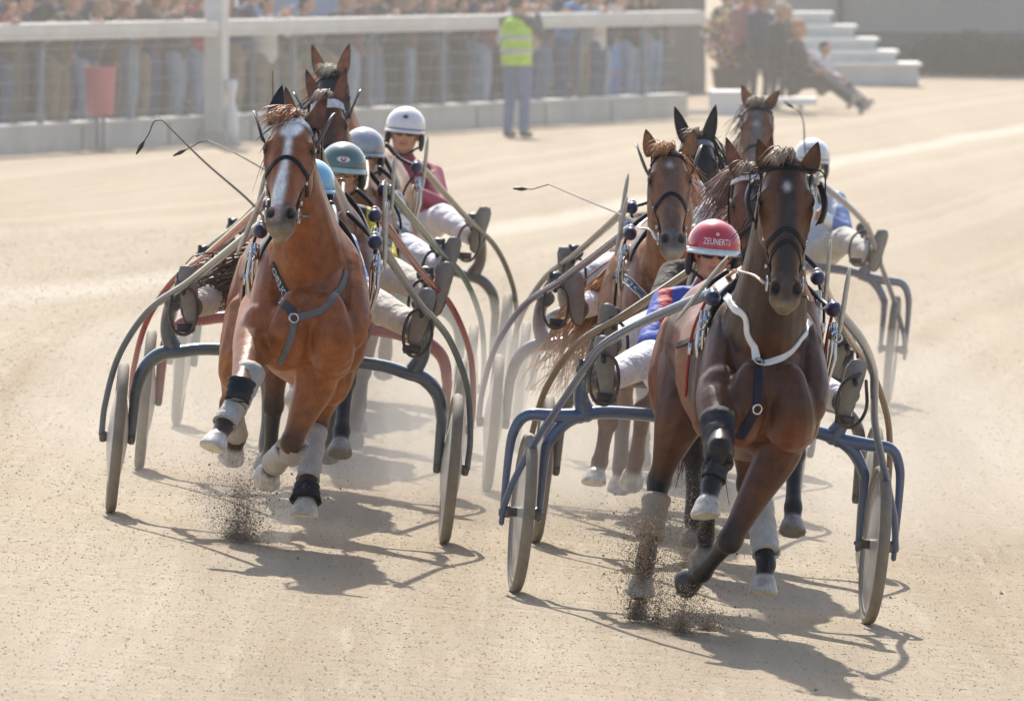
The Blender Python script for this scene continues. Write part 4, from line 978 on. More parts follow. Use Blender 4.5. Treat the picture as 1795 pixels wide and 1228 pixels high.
build_horse(U2, dict(label='reddish bay horse with a long white blaze, leading on the left', cx=(-.045, -.005), poll=K(512, 203, 2.60), nose=K(490, 391, 2.98), uhint=K(550, 265, 2.8) - K(469, 257, 2.76), coat=bay, legs=legs2, boots=b2, voxel=.0095, sm=6, seed=4, hscale=1.05,
    ears=(dict(base=K(481, 214, 2.56), tip=K(495, 149, 2.50), hood=True), dict(base=K(551, 220, 2.56), tip=K(570, 172, 2.52))), nosebands=((.235, .31),), blinker=('blade', 1.1, (.03, .035, .045)), brow=mat('pale brow roll', (.48, .52, .6), .4, var=.3, scale=60), brow_w=.034,
    mane_side=-1, mane_n=60, mane_len=.14, tail_blow=-.30, tail_n=150, tail_drop=.40, tail_col=(.15, .11, .09), forelock=50, fore_wind=V((-.05, 0, .0)), fore_len=1.2,
    collar=((('DEBOLEBO', .06, .74, .031, True, mat('pale print', (.8, .8, .78), .6)), [(477, 458), (486, 480), (499, 512), (514, 556)], .044, mat('dark grey webbing', (.05, .05, .055), .55, spec=.3)), ((), [(515, 557), (545, 550), (573, 537), (592, 510), (606, 472)], .032, GREY_STRAP), ((), [(514, 560), (511, 588), (500, 615), (488, 642)], .030, GREY_STRAP)),
    rings=((514, 558),), rein={1: [K(545, 380, 2.5), K(588, 394, 2.2)]}, reinmat=mat('grey rein', (.10, .11, .12), .5, dust=.15)))
build_sulky(U2, 'single', (.085, .115, .15), 'grey metallic sulky with smooth arch, nearest on the left', slant=(.5, -.1), metal=0.)
build_driver(U2, 'driver in light blue helmet, mostly hidden behind the blazed bay horse', stripes('white blue silks', (.75, .75, .78), (.12, .25, .5), 9.0, 2, .55), cloth('beige trousers', (.60, .54, .46)), mat('light blue helmet', (.22, .52, .72), .25, coat=.8, var=.04), shift=(.015, 0, .02))
build_whip(U2, 'long dark whip with its lash bent down, left of the blazed bay', [(486, 412, .05), (440, 355, .02), (360, 285, 0), (296, 222, 0), (284, 210, 0)], (.25, .22, .19), [(270, 213, 0), (262, 232, 0), (253, 247, 0)])

# --- the others
def horse_n(u, label, coat0, poll, nose, cx=(-.05, -.03), ph=0, **k):
    kk = u.K; Bf = lambda x, f, h: P(cx[0] + (cx[1] - cx[0]) * (f - .8) / 1.6 + x, f, h)
    d = dict(label=label, cx=cx, poll=kk(*poll), nose=kk(*nose), coat=coat0, legs=std_legs(Bf, ph), voxel=.0125); d.update(k); return build_horse(u, d)
bay2 = dict(bay, body=(.17, .062, .026), neck=(.15, .055, .024), upleg=(.17, .062, .026), under=(.20, .075, .03), head=(.16, .062, .03), points=(.02, .016, .015), mark=None, hair=(.02, .014, .012), forelock=(.42, .36, .30), mid=(.05, .035, .03), hoof=(.3, .27, .23))
chest = dict(bay, body=(.30, .125, .055), neck=(.28, .115, .05), upleg=(.28, .12, .055), under=(.30, .13, .06), head=(.27, .12, .058), points=(.16, .075, .045), mark='star', star_a=.10, hair=(.46, .22, .09), forelock=(.50, .25, .10), mid=(.15, .09, .07), muzzle=(.17, .14, .125), lip=(.36, .32, .27), earin=(.35, .16, .07), hoof=(.55, .5, .44))
black = dict(bay, body=(.030, .022, .020), neck=(.028, .022, .021), upleg=(.03, .022, .02), under=(.04, .028, .022), head=(.028, .022, .021), points=(.012, .011, .011), mark=None, hair=(.03, .022, .02), forelock=(.30, .22, .16), muzzle=(.05, .042, .036), earin=(.04, .03, .027), hoof=(.2, .18, .16))
brown = dict(bay, body=(.14, .056, .026), neck=(.13, .055, .028), upleg=(.14, .056, .026), under=(.16, .065, .03), head=(.16, .068, .034), points=(.02, .016, .015), mark='star', star_a=.14, hair=(.03, .02, .017), forelock=(.35, .28, .2), mid=(.06, .05, .05), hoof=(.25, .22, .19))

# second row right: brown horse, its long mane flying, hidden behind the leader
horse_n(U3, 'brown horse with a long flying mane, hidden behind the dark bay leader', brown, (1318, 300, 2.85), (1330, 505, 3.02), cx=(.02, .03), ph=1, seed=6, mane_side=-1, mane_n=150, mane_len=.24, mane_wind=V((-.10, 0, -.05)), brow=mat('white browband', (.7, .7, .7), .5),
    coat=dict(brown, hair=(.30, .21, .18)), boots=[])
build_sulky(U3, 'single', (.17, .145, .13), 'brown sulky squeezed in behind the front right one', shaftcol=(.22, .15, .09))
build_driver(U3, 'driver in plain white helmet, glimpsed above the red helmet', cloth('dark brown jacket', (.07, .05, .04)), cloth('white trousers', (.75, .75, .78)), mat('white helmet', (.8, .8, .8), .25, coat=.8, var=.03), shift=(-.03, 0, 0))

# red sulky
horse_n(U4, 'dark bay horse hidden behind the blazed bay leader', bay2, (532, 208, 2.80), (514, 388, 3.0), cx=(.0, .02), ph=1, seed=7)
build_sulky(U4, 'single', (.32, .045, .035), 'dark red sulky behind the grey one on the left', slant=(.2, -.1))
build_driver(U4, 'driver in dark green helmet with an emblem and yellow black jacket', stripes('yellow black silks', (.65, .50, .03), (.02, .02, .025), 7.0, 0, .5), cloth('beige trousers', (.60, .54, .46)), mat('green white helmet', (.10, .175, .16), .3, coat=.8, var=.04), lens=GOGC, brim=mat('mint brim', (.45, .60, .56), .3), band=mat('mint band', (.50, .62, .58), .3), emblem=[(.030, .075, .030, (.75, .74, .70)), (.030, .03, .026, (.55, .08, .12)), (.034, .012, .014, (.8, .78, .72))], shift=(.095, 0, .02))
build_whip(U4, 'pale whip with a dark popper, upper one behind the blazed bay', [(590, 372, .05), (455, 292, 0), (400, 262, 0), (366, 246, 0)], (.75, .68, .52), [(352, 248, 0), (338, 256, 0), (326, 262, 0)])
# violet sulky
horse_n(U5, 'chestnut horse with a white star, head low between the two sulkies', chest, (1174, 262, 2.70), (1181, 443, 3.02), cx=(-.03, .0), ph=0, seed=8, voxel=.0105, nosebands=((.265, .35),), blinker=('blade', 1.0, (.12, .10, .08)), tail_blow=-.35, tail_n=110, mane_side=1, mane_n=110, mane_len=.2, forelock=44,
    ears=(dict(base=U5.K(1143, 270, 2.66), tip=U5.K(1132, 226, 2.64)), dict(base=U5.K(1206, 268, 2.66), tip=U5.K(1217, 226, 2.64))), edged=True,
    collar=((('VANS EMPUOR', .12, .97, .020, False, mat('pale print', (.6, .6, .58), .6)), [(1104, 434), (1096, 462), (1098, 480), (1110, 500), (1128, 520), (1150, 540)], .042, mat('blue black webbing', (.03, .04, .06), .5)),),
    legs=dict(fl=dict(e=U5.K(1062, 640, 2.2), j=[U5.K(1066, 735, 2.3), U5.K(1052, 808, 2.35), U5.K(1040, 848, 2.42)], n=n_(0, .3, -1)), fr=dict(j=[U5.K(1128, 720, 2.35), U5.K(1116, 800, 2.1), U5.K(1106, 850, 2.05)], n=n_(0, -.6, -.8)), hl=std_legs(P, 1)['hl'], hr=std_legs(P, 1)['hr']), rein={-1: [U5.K(1140, 402, 2.6), U5.K(1120, 396, 2.3)]}, reinmat=mat('white rein', (.7, .66, .6), .5, dust=.1))
build_sulky(U5, 'single', (.15, .145, .20), 'grey violet sulky drawn by the chestnut horse', slant=(.15, 0), shaftcol=(.13, .12, .22), metal=.2)
build_driver(U5, 'driver in white and pink helmet behind the chestnut horse', cloth('white jacket', (.7, .7, .7)), cloth('white trousers', (.75, .75, .78)), mat('pink white helmet', (.75, .62, .62), .3, coat=.6, var=.05), shift=(.10, 0, 0))
build_whip(U5, 'white whip with a dark popper left of the chestnut horse', [(1180, 425, .05), (1112, 386, 0), (1030, 352, 0), (962, 323, 0)], (.85, .82, .75), [(948, 327, 0), (934, 331, 0), (924, 331, 0)])
# green sulky
horse_n(U6, 'dark bay horse with a white brow roll, above the helmets on the left', bay2, (574, 172, 2.85), (582, 348, 3.02), cx=(.05, .08), ph=0, seed=9, brow=mat('white sheepskin', (.72, .70, .74), .9, var=.25, scale=60, bump=.6, bscale=90), brow_w=.05, blinker=('blade', 1.5, (.05, .055, .05)))
build_sulky(U6, 'single', (.13, .21, .175), 'pale green sulky third in line on the left', slant=(.1, -.06))
build_driver(U6, 'driver in grey and white helmet beside the green helmeted one', cloth('grey jacket', (.25, .25, .28)), cloth('white trousers', (.75, .75, .78)), mat('grey white helmet', (.42, .43, .45), .25, coat=.8, var=.25, scale=9), shift=(.08, 0, 0))
build_whip(U6, 'upright thin black whip above the blazed bay', [(500, 330, .02), (485, 240, 0), (479, 170, 0), (478, 124, 0)], (.03, .03, .03), r0=.005)
# dark horse, far right
horse_n(U7, 'black horse with pricked ears behind the chestnut', black, (1222, 240, 2.85), (1232, 425, 3.0), cx=(.06, .07), ph=1, seed=10, brow_w=.03, mane_side=1, mane_n=110, mane_len=.22, brow=mat('blue grey browband', (.15, .17, .2), .4))
build_sulky(U7, 'single', (.25, .24, .23), 'grey sulky of the black horse, mostly hidden', slant=(.1, 0))
build_driver(U7, 'driver in cream helmet, nearly hidden behind the black horse', cloth('brown jacket', (.2, .12, .07)), cloth('white trousers', (.75, .75, .78)), mat('cream helmet', (.62, .58, .5), .3, coat=.6, var=.05), shift=(-.05, 0, -.03))
# bronze sulky, last on the left
horse_n(U8, 'chestnut horse with a dark eye hood, farthest head on the left', dict(chest, body=(.36, .17, .09), neck=(.25, .10, .05), head=(.05, .045, .045), mid=(.03, .035, .05), mark=None, forelock=(.55, .5, .38), earin=(.30, .13, .07), muzzle=(.08, .06, .05), lip=(.2, .16, .13)), (581, 126, 2.85), (586, 292, 3.02), cx=(-.06, -.10), ph=1, seed=12)
build_sulky(U8, 'single', (.11, .10, .085), 'bronze sulky driven by the man in maroon', slant=(.05, 0), metal=.2)
build_driver(U8, 'driver in white helmet with grey stripes and maroon jacket', mat('maroon silks', (.30, .035, .07), .6, var=.15, scale=8, bump=.8, bscale=12), cloth('white trousers', (.75, .75, .78)), mat('white striped helmet', (.78, .76, .76), .25, coat=.8, var=.03), band=mat('grey helmet stripe', (.33, .30, .31), .4), lens=GOG, emblem=[(.056, .034, .022, (.08, .07, .09))], shift=(.06, 0, .03))
# blue shirt, last on the right
horse_n(U9, 'brown horse with a pale stripe, farthest head on the right', dict(brown, mid=(.16, .15, .16)), (1330, 182, 2.85), (1318, 336, 3.02), cx=(-.12, -.10), ph=0, seed=13, ears=(dict(tip=U9.K(1300, 148, 2.8)), dict(tip=U9.K(1366, 158, 2.8))))
build_sulky(U9, 'double', (.20, .21, .27), 'blue grey sulky with a square cross bar, farthest right', slant=(.05, 0), metal=.2)
build_driver(U9, 'driver in white and grey helmet with a blue shirt, far right', stripes('white blue shirt', (.70, .72, .75), (.10, .17, .42), 2.6, 0, .52), cloth('pale trousers', (.66, .62, .55)), mat('white grey helmet', (.68, .70, .72), .25, coat=.8, var=.05), band=mat('grey helmet stripe', (.33, .30, .31), .4), emblem=[(.045, .08, .022, (.25, .27, .3))], lens=mat('pink lens', (.35, .12, .10), .15), shift=(.12, 0, -.05))
build_whip(U9, 'small whip tip curving above the far right driver', [(1430, 330, .05), (1412, 268, 0), (1409, 218, 0), (1402, 196, 0)], (.10, .08, .07), [(1397, 193, 0), (1391, 189, 0)])

# ---------------------------------------------------------------- far side: fence, crowd, steps, building
FA = V((-5.8, 128, 0)); FB = V((2.66, 159, 0)); FD = (FB - FA).normalized(); FN = V((-FD.y, FD.x, 0))   # FN points away from the track, into the crowd
def fp(t, n, h): p = FA + FD * t + FN * n; return V((p.x, p.y, gz(p.x, p.y) + h))
T0, T1 = -15.0, (FB - FA).length
ROTF = Matrix((FD, FN, V((0, 0, 1)))).transposed()
def along(mb, t0, t1, n0, n1, h0, h1, seg=14):
    rs = []
    for i in range(seg + 1):
        t = lerp(t0, t1, i / seg); rs.append([fp(t, n0, h0), fp(t, n1, h0), fp(t, n1, h1), fp(t, n0, h1)])
    mb.rings(rs)
CONC = mat('pale painted concrete', (.50, .49, .45), .8, var=.12, scale=1.5, dust=.3, bump=.2, bscale=20)
PALE = mat('weathered white paint', (.66, .66, .62), .55, var=.08, scale=2, dust=.2)
STEEL = mat('grey blue steel', (.20, .23, .28), .5, .2, var=.1, scale=3)
def fence():
    root = thing('track_fence', 'long white topped rail fence with steel posts and wires before the crowd', 'fence', Matrix.Translation(fp(0, 0, 0)))
    m = MB(); along(m, T0, T1, -.06, .16, 1.36, 1.49); along(m, T0, T1, -.04, .14, 1.30, 1.355); emit(m, 'rail', PALE, root, smooth=False)
    t = T0 + .4; i = 0
    while t < T1 + .1:
        m = MB(); m.box(fp(t, .36, .74), .07, .07, .92, rot=ROTF)
        q = [fp(t, .36, 1.15), fp(t, .33, 1.24), fp(t, .12, 1.36)]; m.tube(q, .032, 8)
        emit(m, 'post', STEEL, root); t += 3.45; i += 1
    for k in range(5):
        m = MB(); m.tube([fp(lerp(T0, T1, j / 10), .36, .42 + .19 * k) for j in range(11)], .004, 5); emit(m, 'wire', STEEL, root)
    r2 = thing('kick_wall', 'low pale concrete wall along the foot of the track fence', 'wall', Matrix.Translation(fp(0, 0, 0)))
    m = MB(); along(m, T0, T1, .2, .44, -.15, .29); emit(m, 'wall', CONC, r2, smooth=False)
    m = MB(); along(m, T0, T1, .18, .46, .29, .33); emit(m, 'coping', mat('concrete coping', (.56, .55, .52), .8, var=.1, scale=2), r2, smooth=False)
    for k in range(13):
        m = MB(); m.box(fp(T0 + 1.5 + k * 3.45, .192, .13), .02, .02, .3, rot=ROTF); emit(m, 'joint', mat('joint shadow gap', (.22, .21, .19), .9), r2, smooth=False)
    t = 8.6
    r3 = thing('square_post', 'thick square white post rising beside the fence rail', 'post', Matrix.Translation(fp(t, .05, 0)))
    m = MB(); m.box(fp(t, .02, 2.2), .30, .22, 4.5, rot=ROTF); emit(m, 'column', PALE, r3, smooth=False)
    m = MB(); m.box(fp(t, .02, .05), .42, .34, .22, rot=ROTF); emit(m, 'foot', CONC, r3, smooth=False)
    m = MB(); m.box(fp(t + .1, -.20, 2.2), .09, .03, 1.1, rot=ROTF); emit(m, 'plate', mat('bright white paint', (.82, .82, .8), .4), r3, smooth=False)
    r4 = thing('marker_post', 'small white hourglass shaped marker in front of the square post', 'marker', Matrix.Translation(fp(t, -.17, 0)))
    m = MB(); m.lathe([(.075, .04), (.085, .2), (.075, .38), (.035, .52), (.04, .54), (.07, .70), (.07, .78)], fp(t, -.17, 0), (0, 0, 1), 20); emit(m, 'body', mat('bright white paint', (.82, .82, .8), .4), r4)
    m = MB(); m.lathe([(.12, -.02), (.12, .03), (.07, .05)], fp(t, -.17, 0), (0, 0, 1), 20); emit(m, 'foot', CONC, r4)
    r5 = thing('litter_bin', 'faded pink bin at the fence left of the thick white post', 'bin', Matrix.Translation(fp(4.1, .08, 0)))
    c = fp(4.1, .08, .40); m = MB(); m.lathe([(.14, 0), (.155, .02), (.18, .50), (.19, .55), (.19, .57), (.165, .57), (.15, .1)], c, (0, 0, 1), 24); emit(m, 'bin', mat('faded pink plastic', (.55, .12, .16), .6, dust=.4), r5)
    m = MB()
    for sg in (-1, 1): m.tube([c + FD * sg * .12 - V((0, 0, .42)), c + FD * sg * .12 + V((0, 0, .05))], .02, 8)
    emit(m, 'stand', STEEL, r5)
    r6 = thing('blue_board', 'blue board standing above the rail behind the fence', 'board', Matrix.Translation(fp(14.2, .9, 0)))
    m = MB(); m.box(fp(15.2, .9, 1.62), 4.6, .04, .26, rot=ROTF); emit(m, 'panel', mat('faded blue paint', (.16, .25, .45), .5), r6, smooth=False)
    for k in (13.2, 17.2):
        m = MB(); m.box(fp(k, .94, .75), .05, .04, 1.5, rot=ROTF); emit(m, 'support', STEEL, r6, smooth=False)
    m = MB(); along(m, -40, 37, .46, 5.0, -.1, .012, 30); ap = emit(m, 'crowd_shade_sheet', mat('dark crowd shade', (.055, .052, .05), .9, var=.2, scale=6), None, smooth=False); ap['kind'] = 'structure'  # added dark sheet under the crowd, deepening the shade below the rail
    r7 = thing('grandstand', 'dark grandstand front behind the crowd', 'grandstand', Matrix.Translation(fp(5, 5, 0)))
    m = MB(); along(m, -30, 52, 5.0, 5.4, -.3, 2.5); emit(m, 'wall', mat('dark stand boards', (.11, .10, .095), .8, var=.3, scale=1.2), r7, smooth=False)
    for k in range(18):
        m = MB(); m.box(fp(-14 + k * 3.6, 4.9, 1.2), .12, .1, 2.6, rot=ROTF); emit(m, 'pillar', mat('stand pillar', (.20, .20, .21), .7), r7, smooth=False)
fence()

# --- people
def crowd_person(pose):
    """unit person standing at the origin and facing -y; returns dict of meshes"""
    b, j, t, h, s_ = MB(), MB(), MB(), MB(), MB()
    Q = lambda x, f, z: V((x, -f, z))
    lean = .16 if pose == 'lean' else 0.
    sit = pose == 'sit'
    if sit:
        ph = .40; hips = [Q(s * .09, 0, ph) for s in (-1, 1)]; knees = [Q(-.13, .45, .46), Q(.12, .47, .42)]; ank = [Q(-.14, .84, .17), Q(.12, .92, .09)]; ch = Q(0, .02, ph + .42); nb = Q(0, .05, ph + .56)
    else:
        ph = .93; hips = [Q(s * .09, 0, ph) for s in (-1, 1)]; knees = [Q(s * .10, .03, .50) for s in (-1, 1)]; ank = [Q(s * .11, -.02, .09) for s in (-1, 1)]; ch = Q(0, lean * .8, 1.30 - lean * .1); nb = Q(0, lean, 1.45 - lean * .2)
    hd = nb + Q(0, .03 + lean * .3, .16)
    sh = [ch + Q(s * .17, 0, .10) for s in (-1, 1)]
    if pose == 'lean': el = [ch + Q(s * .27, .16, -.08) for s in (-1, 1)]; wr = [ch + Q(s * .10, .38, .02) for s in (-1, 1)]
    elif pose == 'phone': el = [ch + Q(s * .25, .18, -.10) for s in (-1, 1)]; wr = [ch + Q(s * .09, .34, .18) for s in (-1, 1)]
    elif sit: el = [ch + Q(s * .25, .06, -.18) for s in (-1, 1)]; wr = [ch + Q(s * .12, .32, -.26) for s in (-1, 1)]
    else: el = [ch + Q(s * .26, -.02, -.18) for s in (-1, 1)]; wr = [ch + Q(s * .25, .10, -.40) for s in (-1, 1)]
    pel = Q(0, 0, ph)
    b.tube([pel, pel.lerp(ch, .5), ch, ch + Q(0, 0, .08)], [.13, .12, .14, .12], 12, side=(1, 0, 0), rb=[.09, .09, .1, .08]); b.tube([ch + Q(0, 0, .08), nb, hd], [.07, .055, .05], 10); head_shape(b, hd)
    for i in (0, 1):
        sg = -1 if i == 0 else 1
        b.tube([ch + Q(sg * .08, 0, .1), sh[i], el[i], wr[i]], [.06, .045, .038, .028], 8); hand_shape(b, wr[i], (wr[i] - el[i]), V((0, 0, 1)), -sg, 1.0)
        b.tube([hips[i], knees[i], ank[i]], [.08, .055, .04], 8)
        t.tube([hips[i], hips[i].lerp(knees[i], .5), knees[i], knees[i].lerp(ank[i], .4), ank[i]], [.105, .09, .072, .068, .06], 10)
        j.tube([ch + Q(sg * .08, 0, .1), sh[i], el[i], wr[i].lerp(el[i], .12)], [.075, .07, .06, .045], 10)
        f_ = Q(0, 1, 0) if not sit else Q(0, .6, .8)
        s_.tube([ank[i] - f_ * .05 - V((0, 0, .04)), ank[i] + f_ * .06 - V((0, 0, .045)), ank[i] + f_ * .17 - V((0, 0, .055))], [.04, .045, .035], 10)
    t.tube([pel - Q(0, 0, .06), pel + Q(0, 0, .06)], [.15, .155], 12, side=(1, 0, 0), rb=[.115, .11])
    j.tube([pel - Q(0, 0, .02), pel.lerp(ch, .4), ch, ch + Q(0, 0, .10), nb - Q(0, 0, .02)], [.175, .175, .19, .14, .07], 14, side=(1, 0, 0), rb=[.135, .13, .13, .11, .07])
    h.ell(hd + Q(0, -.022, .055), .085, .098, .085, 16, 10)
    h.tube([hd + Q(-.07, -.03, .03), hd + Q(-.06, -.08, -.03), hd + Q(0, -.09, -.05), hd + Q(.06, -.08, -.03), hd + Q(.07, -.03, .03)], .032, 8)
    o = dict(body=remesh(b, .011, 2), jacket=remesh(j, .02, 3), trousers=remesh(t, .02, 2), hair=remesh(h, .014, 2), shoes=remesh(s_, .016, 2))
    color_skin(o['body'], [])
    return o
CP = {}
def put_person(pose, M, label, jc, tc, hc, group=None, scale=1.0, shoe=(.03, .03, .03), vest=None):
    if pose not in CP:
        CP[pose] = crowd_person(pose)
        for me in CP[pose].values():
            me.materials.append(SKIN); me.polygons.foreach_set('use_smooth', [True] * len(me.polygons))
    root = thing('person', label, 'person', M @ Matrix.Scale(scale, 4), group); part = {}
    for k, mt in (('body', None), ('jacket', cloth('jacket', jc)), ('trousers', cloth('trousers', tc)), ('hair', mat('hair', hc, .7, var=.3, scale=40, bump=.5, bscale=90)), ('shoes', mat('shoes', shoe, .6))):
        o = bpy.data.objects.new(k, CP[pose][k]); C.objects.link(o); o.parent = root; WM[o.name] = WM[root.name]; part[k] = o
        if mt: o.material_slots[0].link = 'OBJECT'; o.material_slots[0].material = mt
    return root
FACE_TRACK = Matrix((FD, FN, V((0, 0, 1)))).transposed().to_4x4()
JC = [('black', (.02, .02, .022)), ('navy', (.025, .04, .10)), ('dark grey', (.06, .06, .065)), ('brown', (.12, .07, .04)), ('olive', (.09, .09, .05)), ('red', (.40, .05, .05)), ('beige', (.42, .34, .24)), ('blue', (.10, .20, .45)), ('grey', (.25, .25, .26)), ('yellow', (.70, .45, .04)), ('white', (.68, .66, .62)), ('plum', (.16, .04, .08))]
TC = [('blue jeans', (.07, .11, .20)), ('black trousers', (.02, .02, .022)), ('pale jeans', (.25, .33, .42)), ('khaki trousers', (.25, .20, .13))]
HC_ = [('brown haired', (.07, .04, .02)), ('fair haired', (.42, .27, .10)), ('grey haired', (.35, .34, .33)), ('black haired', (.015, .012, .012)), ('red haired', (.30, .09, .03))]
POSE = {'lean': 'leaning on the fence rail', 'stand': 'standing behind the rail', 'phone': 'holding hands up behind the rail'}
rc = random.Random(21); used = set()
def crowd_row(n, t0, t1, step, lift, poses, darkbias):
    t = t0
    while t < t1:
        for _ in range(60):
            ji = rc.choice([0, 1, 2, 2, 0, 1, 3, 4, 8]) if rc.random() < darkbias else rc.randrange(12)
            ti, hi, ps = rc.randrange(4), rc.randrange(5), rc.choice(poses); lb = f"{HC_[hi][0]} spectator in {JC[ji][0]} jacket and {TC[ti][0]} {POSE[ps]}"
            if lb not in used: break
        used.add(lb); p = fp(t, n + rc.uniform(-.12, .12), lift + rc.uniform(-.02, .02))
        M = Matrix.Translation(p) @ FACE_TRACK @ Matrix.Rotation(R(rc.uniform(-28, 28)), 4, 'Z')
        put_person(ps, M, lb, JC[ji][1], TC[ti][1], HC_[hi][1], 'spectators behind the fence', rc.uniform(.94, 1.06)); t += step * rc.uniform(.7, 1.3)
crowd_row(.66, T0, T1 - 1.0, 1.2, .12, ['lean', 'lean', 'lean', 'lean', 'phone'], .5)
crowd_row(1.65, T0 - 3, T1 + 3.5, 1.0, .14, ['stand', 'stand', 'phone'], .8)
crowd_row(2.5, T0 - 6, T1 + 8, 1.0, .3, ['stand', 'phone'], .75)
# the track steward
def steward():
    p = at(905, 238, 143.2); p.z = gz(p.x, p.y)
    M = Matrix.Translation(p) @ Matrix.Rotation(R(150), 4, 'Z')
    r0 = put_person('phone', M, 'steward in neon yellow safety vest standing on the track before the fence', (.07, .07, .075), (.09, .16, .33), (.05, .03, .02), None, 1.06)
    m = MB(); Q = lambda x, f, z: V((x, -f, z))
    m.tube([Q(0, 0, .86), Q(0, 0, .95), Q(0, 0, 1.1), Q(0, 0, 1.28), Q(0, 0, 1.385), Q(0, 0, 1.43)], [.195, .195, .195, .208, .165, .10], 18, side=(1, 0, 0), rb=[.155, .152, .148, .148, .128, .09], dome=False)
    v = emit(m, 'vest', cloth('neon yellow vest', (.50, .80, .02)), r0, WM[r0.name])
    for z in (1.0, 1.17):
        m = MB(); m.tube([Q(0, 0, z), Q(0, 0, z + .05)], [.203, .206], 18, side=(1, 0, 0), rb=[.158, .156], dome=False); emit(m, 'reflective_band', mat('silver tape', (.60, .58, .55), .3, .3), v, WM[r0.name])
steward()
# a spectator crouching on the wall with a pale shoe, child in blue
def extras():
    M = Matrix.Translation(fp(6.9, .60, .16)) @ FACE_TRACK @ Matrix.Rotation(R(25), 4, 'Z'); put_person('lean', M, 'spectator in brown coat with pale jeans resting hands on the rail beside the thick post', (.17, .11, .07), (.27, .34, .42), (.05, .03, .02), 'spectators behind the fence', 1.08, (.45, .5, .38))
    M = Matrix.Translation(fp(30.6, .9, .1)) @ FACE_TRACK; put_person('stand', M, 'small child in bright blue jacket near the far fence end', (.10, .35, .85), (.10, .25, .65), (.25, .55, .80), None, .62)
    Rx = lambda a: Matrix.Rotation(R(a), 4, 'Z')
    seats = [('sit', 1392, 196, 163.5, 70, 'blond woman in black coat sitting with legs stretched at the trackside', (.025, .024, .024), (.03, .03, .03), (.50, .22, .09), 1.08, (.35, .33, .3), .0),
             ('stand', 1348, 180, 166.5, 45, 'red haired person in dark grey coat standing behind the blond woman', (.05, .05, .05), (.03, .03, .03), (.45, .08, .06), .80, (.03, .03, .03), .0),
             ('stand', 1312, 168, 169.5, 40, 'person in charcoal coat and pale hat standing by the fence end', (.035, .035, .038), (.03, .03, .035), (.66, .52, .38), .88, (.03, .03, .03), 0),
             ('stand', 1272, 166, 172.5, 40, 'person in dark olive coat behind the seated group', (.05, .05, .035), (.03, .03, .035), (.5, .4, .12), .98, (.03, .03, .03), 0),
             ('sit', 1362, 188, 164.6, 62, 'person in black jacket and straw hat sitting beside the blond woman', (.03, .03, .032), (.03, .03, .03), (.60, .45, .25), 1.10, (.03, .03, .03), .22),
             ('sit', 1330, 184, 165.4, 50, 'person in dark blue jacket and red cap sitting among the group by the steps', (.05, .06, .11), (.03, .03, .03), (.50, .05, .05), 1.15, (.03, .03, .03), .32),
             ('sit', 1302, 180, 166.0, 55, 'person in dusty pink top and pink hat sitting nearest the fence end', (.40, .16, .17), (.03, .03, .03), (.62, .25, .28), 1.12, (.03, .03, .03), .40),
             ('stand', 1378, 176, 170.5, 45, 'dark clothed person with a white hat standing by the lowest steps', (.03, .03, .03), (.03, .03, .035), (.72, .68, .6), .86, (.03, .03, .03), 0),
             ('sit', 1440, 186, 167.5, 60, 'person in white shirt and grey trousers sitting low beside the steps', (.62, .62, .66), (.10, .10, .10), (.05, .04, .03), .8, (.5, .45, .4), .0)]
    for ps, px, py, Y, a, lb, jc, tc, hc, sc, sh, lift in seats:
        p = at(px, py, Y); p.z = gz(p.x, p.y) + lift - .1 * 0; put_person(ps, Matrix.Translation(p) @ Rx(a), lb, jc, tc, hc, None, sc, sh)
    r8 = thing('white_bench', 'bright white bench at the end of the fence', 'bench', Matrix.Translation(at(1330, 200, 161)))
    def wb(x0, x1, y0, y1, Y, d):
        a, b = at(x0, y1, Y), at(x1, y0, Y); return ((a.x + b.x) / 2, Y + d / 2, (a.z + b.z) / 2), b.x - a.x, d, b.z - a.z
    WH = mat('bright white paint', (.82, .82, .8), .4)
    m = MB(); m.box(*wb(1290, 1432, 172, 184, 161, .9)); emit(m, 'seat', WH, r8, smooth=False)
    m = MB(); m.box(*wb(1246, 1304, 160, 208, 160.5, 1.5)); emit(m, 'block', WH, r8, smooth=False)
    for x in (1330, 1400):
        m = MB(); m.box(*wb(x, x + 8, 184, 202, 161.2, .5)); emit(m, 'leg', WH, r8, smooth=False)
    rf = thing('flower_tub', 'tub of yellow and pink flowers at the fence end', 'flower tub', Matrix.Translation(at(1282, 172, 171))); r = random.Random(77)
    p = at(1282, 172, 171); p.z = gz(p.x, p.y); m = MB(); m.lathe([(.20, 0), (.24, .05), (.30, .48), (.32, .52), (.28, .52), (.24, .4)], p, (0, 0, 1), 20); emit(m, 'tub', mat('dark tub', (.08, .075, .07), .7), rf)
    m, fl = MB(), MB()
    for q in range(1100):
        d = V((r.gauss(0, 1), r.gauss(0, 1), r.gauss(0, 1))).normalized() * (.4 + .7 * r.random()); c = p + V((d.x * .42, d.y * .42, 1.0 + d.z * .48)); e1 = V((r.gauss(0, 1), r.gauss(0, 1), r.gauss(0, 1))).normalized() * .05; e2 = e1.orthogonal().normalized() * .03
        (fl if q % 3 else m).add([c - e1, c + e2, c + e1, c - e2], [[0, 1, 2, 3]], r.randrange(3) if q % 3 else 0)
    emit(m, 'leaves', mat('flower leaf', (.07, .10, .03), .6, var=.4), rf, smooth=False); emit(fl, 'blossom', [mat('yellow petal', (.75, .55, .08), .6), mat('pink petal', (.75, .25, .35), .6), mat('white petal', (.8, .78, .74), .6)], rf, smooth=False)
    m = MB()
    for q in range(7): m.tube([p + V((0, 0, .4)), p + V(((q % 3 - 1) * .1, (q // 3 - 1) * .1, .8)), p + V(((q % 3 - 1) * .25, (q // 3 - 1) * .25, 1.2))], .012, 6)
